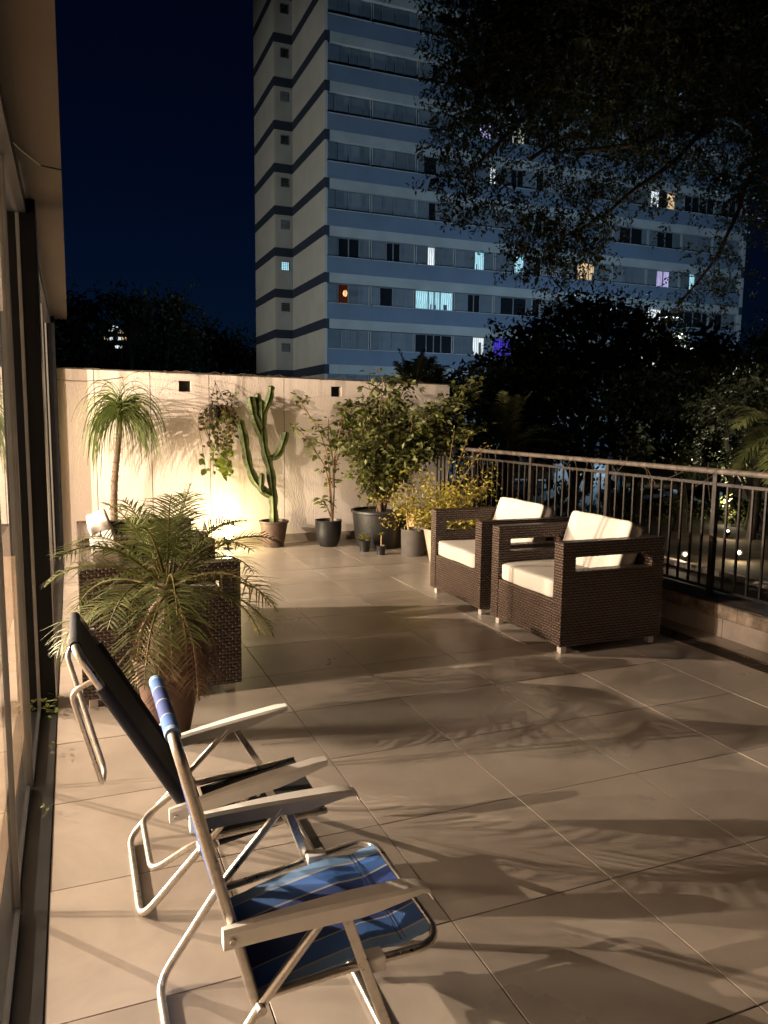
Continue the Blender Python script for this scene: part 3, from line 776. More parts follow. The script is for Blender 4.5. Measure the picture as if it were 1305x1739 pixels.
def frond(mb_r, mb_l, base, az, el, L, droop, nl=26, ll=.20, lw=.012, v=.55, seed=0, twist=0.0, start=.16):
    """arching feather frond: rachis tube and two rows of narrow leaflets"""
    b = Vector(base); d = Vector((math.cos(az)*math.cos(el), math.sin(az)*math.cos(el), math.sin(el)))
    pts = []; n = 12; p = b.copy(); dd = d.copy(); step = L/n
    for i in range(n+1):
        pts.append(p.copy()); dd = (dd + Vector((0, 0, -droop*(i+1)/n*.22))).normalized(); p = p + dd*step
    mb_r.tube(pts, .005, 5, rs=[.006*(1-.8*i/n)+.0009 for i in range(n+1)])
    rr = random.Random(seed)
    for k in range(nl):
        s_ = start + (1-start)*(k+.5)/nl; q = s_*n; i = min(int(q), n-1); f_ = q-i
        c = pts[i].lerp(pts[i+1], f_); t = (pts[i+1]-pts[i]).normalized()
        sd = t.cross(Vector((0, 0, 1)))
        if sd.length < .05: sd = Vector((-math.sin(az), math.cos(az), 0))
        sd.normalize(); upv = sd.cross(t).normalized()
        env = math.sin(math.pi*min(1, (s_*.92+.1)))**.55
        for sg in (-1, 1):
            l_ = ll*env*rr.uniform(.85, 1.12)
            dr = (t*rr.uniform(.45, .75) + sd*sg*rr.uniform(.75, .95) + upv*(v*rr.uniform(.2, 1.0)-.1)).normalized()
            g = Vector((0, 0, -1))
            p1 = c + dr*l_*.5 + g*l_*.03; p2 = c + dr*l_*.95 + g*l_*rr.uniform(.12, .34)
            mb_l.ribbon([c, c + dr*l_*.22, p1, p2], [lw*.6, lw, lw*.85, lw*.12], upv)

def potted_palm():
    c = (.385, 3.62, 0)
    t = thing('potted_palm', c, 'feathery dwarf palm in a tapered rusty brown pot in front of the wicker armchairs', 'potted palm')
    pot(t, [(.001, 0), (.085, 0), (.088, .01), (.160, .385), (.165, .405), (.163, .412), (.150, .410), (.146, .37)], c, M['pot_brown'])
    mb = MB(); z = .38; prof = []
    for i in range(9):
        zz = .36 + i*.05; prof += [(.045-.001*i, zz), (.056-.001*i, zz+.03)]
    mb.lathe(prof, 14, c); mb.build('trunk', M['bark'], t, smooth=30)
    top = Vector((c[0], c[1], .80)); rr = random.Random(3)
    N = 31
    for i in range(N):
        az = i*2.39996 + rr.uniform(-.2, .2); s_ = i/N
        el = R(82) - R(88)*s_**.8 + rr.uniform(-.1, .1)
        L_ = rr.uniform(.50, .64) if s_ > .3 else rr.uniform(.40, .50)
        a, b = MB(), MB()
        frond(a, b, top + Vector((math.cos(az)*.03, math.sin(az)*.03, -.10*s_)), az, el, L_, .72+.55*s_, nl=27, ll=.21, lw=.0075, seed=i, v=.45)
        mt = M['leaf_palm'] if rr.random() > .12 or s_ < .4 else M['leaf_palm_old']
        a.v; o = b.build('frond', mt, t); a.build('rachis', M['leaf_palm_old'], o)
    for i in range(30):                                            # dead fronds hang round the trunk
        az = rr.uniform(0, 6.28); a, b = MB(), MB()
        frond(a, b, top + Vector((math.cos(az)*.045, math.sin(az)*.045, -.13)), az, R(-10)-rr.uniform(0, .7), rr.uniform(.34, .52), 3.6, nl=18, ll=.15, lw=.006, v=-.6, seed=100+i)
        o = b.build('dead_frond', M['leaf_dead'], t); a.build('rachis', M['leaf_dead'], o)
potted_palm()

def ponytail():
    c = (.43, 8.72, 0)
    t = thing('ponytail_palm', c, 'ponytail palm with a slim shaggy trunk and drooping curly leaves against the wall', 'ponytail palm')
    pot(t, [(.001, 0), (.15, 0), (.19, .30), (.20, .31), (.18, .31), (.175, .28)], c, M['pot_black'])
    rr = random.Random(11)
    P = [(.40, 8.72, .27), (.395, 8.72, .5), (.41, 8.73, .8), (.445, 8.73, 1.1), (.475, 8.73, 1.35), (.487, 8.73, 1.56)]
    pts = catmull(P, 6); mb = MB(); mb.tube(pts, .03, 9, rs=[.040-.016*i/len(pts)+(.004 if i % 2 else 0) for i in range(len(pts))])
    for i in range(170):                                           # old leaf bases
        k = rr.randrange(len(pts)-6); p = pts[k]; a = rr.uniform(0, 6.28); d = Vector((math.cos(a), math.sin(a), -.5))
        mb.leaf(p + d*.028, d, (0, 0, 1), rr.uniform(.02, .045), .012)
    mb.build('trunk', M['bark'], t, smooth=60)
    top = Vector((.489, 8.73, 1.57))
    for tuft in range(10):
        b = MB()
        for i in range(30):
            az = rr.uniform(0, 6.28); el = R(rr.uniform(0, 85)); L_ = rr.uniform(.42, .80)
            d = Vector((math.cos(az)*math.cos(el), math.sin(az)*math.cos(el)*.55, math.sin(el))); p = top + Vector((rr.uniform(-.03, .03), rr.uniform(-.03, .03), rr.uniform(-.06, .06)))
            pts = [p.copy()]; n = 11; ph = rr.uniform(0, 6.28); amp = rr.uniform(.0, .35)
            for k in range(n):
                d = (d + Vector((0, 0, -.36)) + Vector((math.cos(az+1.57), .4*math.sin(az+1.57), 0))*amp*.5*math.sin(k*1.9+ph)*min(1, k/4)).normalized()
                p = p + d*L_/n
                if p.y > 9.07: p.y = 9.07
                pts.append(p.copy())
            wv = rr.uniform(.011, .018)
            b.ribbon(pts, [wv*(1-.75*k/n) for k in range(n+1)], (math.cos(az+1.2), math.sin(az+1.2), .6))
        b.build('leaf_tuft', M['leaf_pony'], t)
ponytail()

# leaf meshes shared by every broad-leaved plant
leaf_meshes = {}
def leafmesh(mat, L, W, k):
    key = (mat, round(L, 3), round(W, 3), k)
    if key not in leaf_meshes:
        mb = MB(); mb.leaf((0, 0, 0), (0, 1, 0), (0, 0, 1), L, W, fold=.2+.12*k, droop=.08+.12*k)
        leaf_meshes[key] = mb.mesh('leaf', M[mat], 60)
    return leaf_meshes[key]
def put_leaf(parent, p, d, upv, mat, L, W, s=1.0):
    d = Vector(d).normalized(); sd = d.cross(Vector(upv))
    if sd.length < 1e-3: sd = d.orthogonal()
    sd.normalize(); n = sd.cross(d); p = Vector(p) - parent.location
    Mx = Matrix(((sd.x*s, d.x*s, n.x*s, p.x), (sd.y*s, d.y*s, n.y*s, p.y), (sd.z*s, d.z*s, n.z*s, p.z), (0, 0, 0, 1)))
    link('leaf', leafmesh(mat, L, W, random.randrange(3)), parent, M=Mx)

# hanging basket on the wall with trailing vines
def hanging():
    c = Vector((1.58, 8.98, 1.58))
    t = thing('hanging_planter', c, 'black hanging pot on the wall with trailing vine, lime leaves at its lower end', 'hanging planter')
    MB().lathe([(.001, -.10), (.085, -.10), (.10, -.06), (.112, .06), (.118, .075), (.105, .075), (.10, .05)], 24, c).build('pot', pm('glossy_black_pot', (.012, .011, .011), .18, var=.2), t, smooth=40)
    mb = MB()
    for a in (.4, 2.5, 4.6): mb.tube([c+Vector((.11*math.cos(a), .08*math.sin(a), .07)), c+Vector((-.02, .06, .34))], .003, 5)
    mb.tube([c+Vector((-.02, .06, .34)), c+Vector((-.02, .115, .36))], .004, 5); mb.build('hanger_wire', M['column'], t)
    rr = random.Random(21); vines = MB(); spots = []
    for i in range(26):
        a = rr.uniform(0, 6.28); L_ = rr.uniform(.35, .98); p = c + Vector((.10*math.cos(a), .07*math.sin(a)-.02, .08))
        d = Vector((math.cos(a)*.9, math.sin(a)*.5-.2, .6)); pts = [p.copy()]; n = 12
        x_target = c.x + rr.uniform(-.14, .12)
        for k in range(n):
            d = (d*.72 + Vector((rr.uniform(-.25, .25) + (x_target-p.x)*1.2, rr.uniform(-.15, .15), -.55))).normalized(); p = p + d*L_/n; p.y = min(p.y, 9.07); pts.append(p.copy())
        vines.tube(pts, .003, 4); spots += [(q, k/n, L_) for k, q in enumerate(pts) if k > 1]
    vines.build('vine_stem', M['leaf_brown'], t)
    rr.shuffle(spots); cnt = 0
    for q, s_, L_ in spots:
        if cnt > 215: break
        low = q.z < 1.12
        if not low and rr.random() < .35: continue
        mt = 'leaf_lime' if (q.z < 1.15 or rr.random() < .12) else rr.choice(['leaf_brown', 'leaf_mid', 'leaf_mid', 'leaf_lime', 'leaf_mid'])
        d = Vector((rr.uniform(-1, 1), rr.uniform(-1, .2), rr.uniform(-1, .3)))
        put_leaf(t, q, d, (rr.uniform(-.5, .5), -.8, .6), mt, .085, .066, rr.uniform(.6, 1.15) if low else rr.uniform(.4, .8)); cnt += 1
    for i in range(46):                                            # sparse sprays standing over the pot
        q = c + Vector((rr.uniform(-.10, .22), rr.uniform(-.08, .04), rr.uniform(.06, .26)))
        put_leaf(t, q, (rr.uniform(-1, 1), rr.uniform(-1, .3), rr.uniform(-.6, .8)), (0, -.7, .7), rr.choice(['leaf_mid', 'leaf_bush', 'leaf_brown']), .075, .03, rr.uniform(.6, 1))
    for a in (Vector((1.42, 8.99, .93)), Vector((1.40, 9.0, 1.05))):
        put_leaf(t, a, (-.4, -.2, -.8), (0, -1, .2), 'leaf_mid', .075, .058, 1.3)
hanging()

def cactus():
    c = Vector((2.185, 8.83, 0))
    t = thing('potted_cactus', c, 'tall candelabra cactus in a textured brown pot beside the bright floor spotlight', 'cactus')
    pot(t, [(.001, 0), (.115, 0), (.12, .02), (.165, .285), (.178, .295), (.178, .31), (.155, .31), (.15, .28)], c, M['pot_terra'])
    def limb(P, r, seed):
        pts = catmull(P, 16); m = len(pts); vs_ = []; fs_ = []; n = 15; rr = random.Random(seed)
        ph = rr.uniform(0, 6); nb = rr.uniform(.030, .042)
        acc = 0
        for i, p in enumerate(pts):
            t_ = (pts[min(i+1, m-1)]-pts[max(i-1, 0)]).normalized(); s1 = t_.cross(Vector((0, 1, 0)));
            if s1.length < .1: s1 = t_.cross(Vector((1, 0, 0)))
            s1.normalize(); s2 = t_.cross(s1)
            if i: acc += (p-pts[i-1]).length
            e = min(1, (m-1-i)/5+.25, i/3+.6) * (.74+.30*abs(math.sin(acc/nb*.52+ph))**.7)*rr.uniform(.97, 1.03)
            for k in range(n):
                a = 2*math.pi*k/n; rad = r*e*(1.0 if k % 3 == 0 else .62)
                vs_.append(p + s1*math.cos(a)*rad + s2*math.sin(a)*rad)
        for i in range(m-1):
            for k in range(n): fs_.append((i*n+k, i*n+(k+1) % n, (i+1)*n+(k+1) % n, (i+1)*n+k))
        fs_.append(tuple((m-1)*n+k for k in range(n)))
        mb = MB(); mb.add(vs_, fs_); mb.build('cactus_stem', M['cactus'], t)
    y = 8.83
    limb([(2.19, y, .28), (2.18, y, .6), (2.15, y, .9), (2.085, y, 1.15), (2.06, y, 1.35), (2.06, y, 1.55), (2.055, y, 1.72)], .056, 1)
    limb([(2.06, y, 1.28), (2.00, y-.01, 1.42), (1.955, y-.01, 1.55), (1.93, y-.01, 1.68), (1.92, y, 1.76)], .056, 2)
    limb([(2.06, y, 1.46), (2.03, y+.03, 1.6), (2.02, y+.03, 1.72), (2.015, y+.03, 1.80)], .045, 3)
    limb([(2.06, y, 1.55), (2.11, y-.02, 1.66), (2.15, y-.02, 1.78), (2.165, y-.02, 1.89)], .047, 4)
    limb([(2.155, y, .62), (2.06, y-.02, .68), (1.96, y-.02, .80), (1.89, y-.02, .98), (1.86, y-.02, 1.14), (1.83, y-.02, 1.34), (1.79, y-.01, 1.50)], .056, 5)
    limb([(2.10, y, .64), (2.03, y-.05, .68), (2.03, y-.06, .78), (2.035, y-.06, .88)], .036, 6)
    limb([(2.10, y, 1.05), (2.20, y-.01, 1.06), (2.27, y-.01, 1.14), (2.32, y-.01, 1.28), (2.34, y, 1.36)], .047, 7)
cactus()

def shrub(name, c, label, cat, potprof, potmat, P, seed, mats, nleaf, L, W, reach):
    """woody shrub: arching stems, side twigs and separate leaves"""
    t = thing(name, c, label, cat); rr = random.Random(seed); c = Vector(c)
    if potprof: pot(t, potprof, c, potmat)
    mb = MB(); spots = []
    for stem in P:
        pts = catmull(stem, 7); m = len(pts); mb.tube(pts, .008, 6, rs=[.010*(1-.7*i/m)+.002 for i in range(m)])
        for i in range(int(m*.25), m):
            for _ in range(2):
                a = rr.uniform(0, 6.28); d = Vector((math.cos(a), math.sin(a)*.7, rr.uniform(-.1, .8))).normalized(); l_ = rr.uniform(.05, reach)
                q = pts[i] + d*l_; q.y = min(q.y, 9.06); mb.tube([pts[i], pts[i]+d*l_*.5+Vector((0, 0, .01)), q], .002, 4)
                for f_ in (.45, .75, 1.0): spots.append((pts[i].lerp(q, f_), d))
    mb.build('stem', M['stem'], t, smooth=60)
    rr.shuffle(spots)
    for q, d in spots[:nleaf]:
        e = Vector((rr.uniform(-1, 1), rr.uniform(-1, .6), rr.uniform(-.9, .4))) + d*.7
        put_leaf(t, q, e, (rr.uniform(-.4, .4), -.5, .9), rr.choice(mats), L, W, rr.uniform(.55, 1.15))
    return t, spots[nleaf:]
y = 8.6
shrub('potted_shrub', (2.81, 8.66, 0), 'thin spreading shrub with sparse leaves in a round black pot right of the cactus', 'potted shrub',
      [(.001, 0), (.10, 0), (.135, .06), (.155, .18), (.158, .30), (.165, .315), (.15, .315), (.145, .28)], M['pot_black'],
      [[(2.83, y, .28), (2.82, y, .6), (2.80, y, .9), (2.74, y, 1.2), (2.66, y, 1.4), (2.52, y, 1.6), (2.42, y-.02, 1.76)],
       [(2.84, y, .28), (2.86, y, .7), (2.85, y, 1.0), (2.80, y+.03, 1.3), (2.79, y, 1.5)],
       [(2.82, y, .5), (2.76, y, .9), (2.62, y, 1.15), (2.50, y-.03, 1.30), (2.40, y, 1.42)],
       [(2.85, y, .7), (2.86, y, 1.1), (2.93, y, 1.35), (2.98, y, 1.55), (3.02, y, 1.68), (3.12, y, 1.66)],
       [(2.86, y, .9), (2.93, y, 1.2), (3.05, y, 1.40), (3.06, y, 1.56)],
       [(2.82, y, .35), (2.76, y, .5), (2.70, y, .56)]],
      5, ['leaf_mid', 'leaf_mid', 'leaf_bush', 'leaf_lime'], 295, .088, .044, .11)

def big_bush():
    c = Vector((3.42, 8.50, 0))
    st = []
    rr = random.Random(8)
    for i in range(17):
        a = -1 + 2*i/16 + rr.uniform(-.1, .1); top = Vector((3.86 + a*.72, 8.55 + rr.uniform(-.45, .35), rr.uniform(1.35, 1.98)))
        st.append([(3.42+rr.uniform(-.06, .06), 8.50, .38), tuple(Vector((3.45, 8.5, .6)).lerp(top, .3) + Vector((rr.uniform(-.1, .1), 0, .1))), tuple(Vector((3.45, 8.5, .6)).lerp(top, .65) + Vector((rr.uniform(-.12, .12), rr.uniform(-.1, .1), .08))), tuple(top)])
    st += [[(3.40, 8.5, .38), (3.36, 8.45, .62), (3.24, 8.42, .80), (3.10, 8.40, .86)], [(3.40, 8.5, .4), (3.28, 8.45, .85), (3.18, 8.42, 1.05), (3.12, 8.4, 1.22)],
           [(3.40, 8.5, .4), (3.30, 8.48, 1.1), (3.22, 8.5, 1.4), (3.20, 8.5, 1.52)], [(3.45, 8.5, .4), (3.5, 8.4, .8), (3.62, 8.3, 1.0), (3.7, 8.25, 1.05)]]
    t, rest = shrub('potted_bush', c, 'large dense dark green leafy bush in the big black tub by the wall corner', 'potted bush',
          [(.001, 0), (.29, 0), (.30, .02), (.345, .40), (.365, .41), (.365, .435), (.335, .435), (.325, .38)], M['pot_black'], st, 9,
          ['leaf_bush', 'leaf_mid', 'leaf_mid', 'leaf_lime'], 295, .12, .06, .26)
    n = 5600; P_ = []; Dv = []
    rest = rest or [(Vector(c), Vector((0, 0, 1)))]
    for i in range(n):
        q, d = rest[i % len(rest)]; e = Vector((rr.uniform(-1, 1), rr.uniform(-1, .7), rr.uniform(-.9, .4)))
        p_ = q + Vector((rr.gauss(0, .05), rr.gauss(0, .05), rr.gauss(0, .05))); p_.y = min(p_.y, 9.06)
        P_.append(p_ - c); Dv.append(e + d*.5)
    V, F = leaf_cloud(np.array(P_), np.array(Dv), rng.uniform(.06, .11, n), rng.uniform(.028, .055, n))
    o = link('foliage', fast_mesh('foliage', V, F, M['leaf_bush']), t); o['kind'] = 'stuff'
    mb = MB(); mb.tube([(3.42, 8.5, .36), (3.40, 8.48, .5), (3.44, 8.5, .7)], .03, 8); mb.build('trunk', M['bark'], t, smooth=60)
big_bush()

def yellow_shrub():
    c = Vector((3.66, 7.32, 0)); rr = random.Random(31)
    t = thing('yellow_shrub', c, 'golden yellow-green spreading shrub in a cream pot behind the wicker armchairs', 'potted shrub')
    pot(t, [(.001, 0), (.13, 0), (.135, .02), (.20, .34), (.21, .36), (.185, .36), (.18, .32)], c, M['pot_cream'])
    mb = MB(); pos = []; dirs = []
    for i in range(38):
        a = rr.uniform(0, 6.28); el = rr.uniform(.25, 1.3); L_ = rr.uniform(.5, .92)
        d = Vector((math.cos(a)*math.cos(el), math.sin(a)*math.cos(el), math.sin(el))); p = c + Vector((0, 0, .36)); pts = [p.copy()]; n = 9
        for k in range(n):
            d = (d + Vector((rr.uniform(-.18, .18), rr.uniform(-.18, .18), rr.uniform(-.16, .06)))).normalized(); p = p + d*L_/n; pts.append(p.copy())
        mb.tube(pts, .004, 5, rs=[.0065*(1-.75*k/n) for k in range(n+1)])
        for k in range(2, n+1):
            for _ in range(11):
                q = pts[k] + Vector((rr.gauss(0, .045), rr.gauss(0, .045), rr.gauss(0, .04))); pos.append(q-c); dirs.append(Vector((rr.uniform(-1, 1), rr.uniform(-1, 1), rr.uniform(-.7, .7))))
    for e_ in ((4.22, 7.2, 1.02), (4.05, 7.1, 1.24), (4.34, 7.3, .93), (3.9, 7.2, 1.36), (3.72, 7.2, 1.40)):
        p = c + Vector((0, 0, .45)); q = Vector(e_); pts = [p.lerp(q, s_) + Vector((0, 0, .08*math.sin(3*s_))) for s_ in np.linspace(0, 1, 10)]
        mb.tube(pts, .004, 5, rs=[.006*(1-.7*k/10) for k in range(10)])
        for k in range(5, 10):
            for _ in range(4): pos.append(pts[k] - c + Vector((rr.gauss(0, .02), rr.gauss(0, .02), rr.gauss(0, .02)))); dirs.append(Vector((rr.uniform(-1, 1), rr.uniform(-1, 1), rr.uniform(-.4, 1))))
    mb.build('branch', M['stem'], t, smooth=60); n = len(pos)
    V, F = leaf_cloud(np.array(pos), np.array(dirs), rng.uniform(.03, .062, n), rng.uniform(.014, .03, n))
    o = link('foliage', fast_mesh('foliage', V, F, M['leaf_yellow']), t); o['kind'] = 'stuff'
yellow_shrub()

# small pots in a row on the floor
def small_pots():
    rr = random.Random(4)
    c = Vector((3.09, 8.17, 0)); t = thing('small_potted_plant', c, 'small black pot with a yellow-green plant on the floor, left of the two little pots', 'potted plant')
    pot(t, [(.001, 0), (.055, 0), (.07, .12), (.075, .13), (.064, .13), (.06, .11)], c, M['pot_black'])
    for i in range(26):
        a = rr.uniform(0, 6.28); put_leaf(t, c+Vector((math.cos(a)*.02, math.sin(a)*.02, .12+rr.uniform(0, .05))), (math.cos(a), math.sin(a), rr.uniform(.2, 1.6)), (0, 0, 1), rr.choice(['leaf_yellow', 'leaf_lime', 'leaf_mid']), .085, .036, rr.uniform(.7, 1.1))
    c = Vector((3.185, 7.90, 0)); t = thing('small_succulent', c, 'tiny rosette plant on a bare stem in a little dark pot on the floor', 'potted plant')
    pot(t, [(.001, 0), (.045, 0), (.053, .10), (.056, .105), (.048, .105), (.046, .09)], c, M['pot_black'])
    MB().tube([c+Vector((0, 0, .08)), c+Vector((.004, 0, .22))], .006, 6).build('stem', M['wood_pale'], t)
    for i in range(14):
        a = i*2.4; put_leaf(t, c+Vector((.004, 0, .215+.001*i)), (math.cos(a), math.sin(a), .35+.08*i), (0, 0, 1), 'leaf_lime' if i % 3 == 0 else 'leaf_yellow', .062, .026, 1-.03*i)
    c = Vector((3.53, 7.78, 0)); t = thing('grey_pot', c, 'plain grey cylindrical pot with a bare stick, next to the wicker armchairs', 'potted plant')
    pot(t, [(.001, 0), (.128, 0), (.135, .01), (.142, .295), (.145, .30), (.132, .30), (.128, .27)], c, M['pot_grey'])
    mb = MB(); mb.tube([c+Vector((-.06, 0, .27)), c+Vector((-.08, .02, .46)), c+Vector((-.07, .03, .62)), c+Vector((-.12, .03, .85))], .010, 6, rs=[.012, .009, .006, .003])
    mb.tube([c+Vector((-.075, .02, .5)), c+Vector((-.02, .02, .66)), c+Vector((.02, .02, .86))], .005, 5); mb.build('stem', M['wood_pale'], t)
    for i in range(34):
        put_leaf(t, c+Vector((rr.uniform(-.16, .06), rr.uniform(-.04, .06), rr.uniform(.55, 1.0))), (rr.uniform(-1, 1), rr.uniform(-1, .4), rr.uniform(-.6, .6)), (0, -.4, .9), rr.choice(['leaf_mid', 'leaf_yellow']), .07, .034, rr.uniform(.6, 1.1))
    c = Vector((3.72, 8.02, 0)); t = thing('wooden_crate', c, 'pale wooden crate standing upright behind the grey pot', 'crate')
    for k in range(5):
        MB().box(3.60, 3.84, 7.93, 7.942, .012+.088*k, .092+.088*k).build('board', M['wood_pale'], t)
    for x_ in (3.601, 3.817): MB().box(x_, x_+.022, 7.943, 8.10, 0.0, .452).build('side_board', M['wood_pale'], t)
small_pots()

# floor spotlight by the wall
sp = thing('floor_spotlight', (1.64, 8.83, 0), 'lit floor spotlight glaring against the foot of the pale wall', 'spotlight')
MB().lathe([(.001, 0), (.055, 0), (.055, .012), (.012, .016), (.012, .07)], 14, (1.64, 8.83, 0)).build('base', M['column'], sp, smooth=40)
mb = MB(); mb.lathe([(.03, -.05), (.045, -.045), (.052, .05), (.048, .05), (.046, .035)], 16); hd = mb.mesh('lamp_head', M['column'], 40)
ho = link('lamp_head', hd, sp, (0, 0, .115), (R(38), 0, R(8)))
lens = MB().lathe([(.001, .036), (.045, .036)], 16).mesh('lens', M['lamp_spot']); link('lens', lens, ho)
lamp('lamp_light', 'POINT', (1.64, 8.80, .24), SPOT_LIGHT, (1.0, .80, .38), .04, sp)

# weeds at the foot of the glass
for i, (x_, y_, lb) in enumerate(((-.15, 4.13, 'tuft of weeds at the foot of the black column'), (-.14, 3.62, 'small weed in the track of the glass front below the column'), (-.15, 3.05, 'tiny green sprout in the dark door track nearest us'))):
    t = thing('weed', (x_, y_, 0), lb, 'weed'); rr = random.Random(50+i)
    for k in range(26 if i == 0 else 9):
        a = rr.uniform(0, 6.28); s_ = 1.0 if i == 0 else .6
        put_leaf(t, (x_+rr.uniform(-.03, .04)*s_, y_+rr.uniform(-.07, .07)*s_, rr.uniform(.003, .09)*s_), (math.cos(a), math.sin(a), rr.uniform(0, .9)), (0, 0, 1), 'leaf_bush', .04, .022, rr.uniform(.6, 1.1)*s_)

# ------------------------------------------------------------------ garden, lower than the terrace
GZ = -.45
gd = MB().add([(4.5, -60, GZ), (400, -60, GZ), (400, 400, GZ), (4.5, 400, GZ)], [(0, 1, 2, 3)]).add([(-400, 9.3, GZ), (4.5, 9.3, GZ), (4.5, 400, GZ), (-400, 400, GZ)], [(0, 1, 2, 3)]).build('garden_ground', M['garden_soil']); prop(gd, kind='structure')
pv = MB().add([(4.51, -3, GZ+.004), (7.45, -3, GZ+.004), (7.75, 12, GZ+.004), (4.51, 12, GZ+.004)], [(0, 1, 2, 3)]).build('garden_path', M['paving']); prop(pv, kind='structure')
t = thing('path_edging', (7.6, 4, GZ), 'pale stone edging between the garden path and the dark flower bed', 'edging')
yy = -2.0
while yy < 11.5:
    xx = 7.47 + .02*yy
    if abs(yy-8.3) > .2: MB().box(xx, xx+.10, yy+.004, yy+.616, GZ, GZ+.085+rng.uniform(-.008, .008)).build('edging_stone', M['edging'], t, bev=.01)
    yy += .62
park = MB().add([(10.8, 8, GZ+.004), (80, 8, GZ+.004), (80, 34, GZ+.004), (10.8, 34, GZ+.004)], [(0, 1, 2, 3)]).build('car_park', M['asphalt']); prop(park, kind='structure')
def garden_spot(x, y, label, aim):
    t = thing('garden_spotlight', (x, y, GZ), label, 'spotlight', 'garden spotlights beyond the railing', )
    MB().tube([(x, y, GZ-.02), (x, y, GZ+.05)], .008, 6).build('spike', M['column'], t)
    mb = MB(); mb.lathe([(.02, -.07), (.04, -.05), (.045, .05), (.040, .05), (.038, .03)], 14); h = link('lamp_head', mb.mesh('lamp_head', M['column'], 40), t, (0, 0, .11))
    d = Vector(aim).normalized(); h.rotation_euler = d.to_track_quat('Z', 'Y').to_euler()
    link('lens', MB().lathe([(.001, .034), (.026, .034)], 14).mesh('lens', M['lamp_garden']), h)
    lamp('lamp_light', 'POINT', Vector((x, y, GZ+.11))+d*.12, 11, (1, .78, .48), .03, t)
    return t
garden_spot(7.98, 8.27, 'lit garden spike light behind the balusters, left of the railing post', (-.75, -.35, .25))
garden_spot(8.82, 8.12, 'lit garden spike light behind the balusters, right of the railing post', (-.6, -.5, .3))
up = garden_spot(11.6, 10.9, 'garden uplight at the back of the flower bed, tilted up into the big tree', (-.25, .25, .9))
ul = lamp('tree_uplight', 'SPOT', (11.55, 10.95, GZ+.3), 420, (1, .86, .62), .04, up, spot_size=R(95), spot_blend=.8)
ul.rotation_euler = Vector((-.22, .12, .95)).to_track_quat('-Z', 'Y').to_euler()
garden_spot(10.3, 9.75, 'garden light shining into low leaves beyond the flower bed', (-.5, -.4, .8))

# trees and shrubs -------------------------------------------------
def crown_mesh(blobs, c, leafL, dens, mat, spray=9, core=0):
    """leaf sprays filling a set of blobs (x,y,z,r): uneven outline with gaps"""
    Ps = []; Ds = []
    for (x, y, z, r) in blobs:
        n = int(dens*r*r); q, d = in_ball(n, .42)
        base = np.array([x, y, z]) + q*r*np.array([1, 1, .85]) + rng.normal(0, r*.10, (n, 3))
        ax = d + rng.normal(0, .55, (n, 3)); ax[:, 2] -= .35; ax /= np.linalg.norm(ax, axis=1, keepdims=True)
        for k in range(spray):
            off = (k+.5)/spray
            Ps.append(base + ax*off*leafL*3.2 + rng.normal(0, leafL*.28, (n, 3))); Ds.append(ax*.5 + rng.normal(0, .8, (n, 3)) + np.array([0, 0, -.25]))
    P_ = np.concatenate(Ps) - np.array(c); Dv = np.concatenate(Ds); n = len(P_)
    LL = rng.uniform(.7, 1.25, n)*leafL; WW = rng.uniform(.35, .5, n)*leafL
    if core:                                     # dense inner foliage, so that a thick crown does not read as lace
        for (x, y, z, r) in blobs:
            m = int(core); q, d = in_ball(m, .5)
            P_ = np.concatenate([P_, np.array([x, y, z])+q*r*.72-np.array(c)]); Dv = np.concatenate([Dv, rng.normal(size=(m, 3))])
            LL = np.concatenate([LL, rng.uniform(.25, .5, m)*r]); WW = np.concatenate([WW, rng.uniform(.16, .3, m)*r])
    V, F = leaf_cloud(P_, Dv, LL, WW)
    return fast_mesh('crown', V, F, mat)

def ray(u, v, y):
    """world point measured on the photograph at distance y (camera solve above)"""
    a, b = (u-652.5)/1300.99, -(v-869.5)/1300.99
    d = r2*a + u2*b + fw; k = y/d.y; return Vector((d.x*k, y, eye + d.z*k))

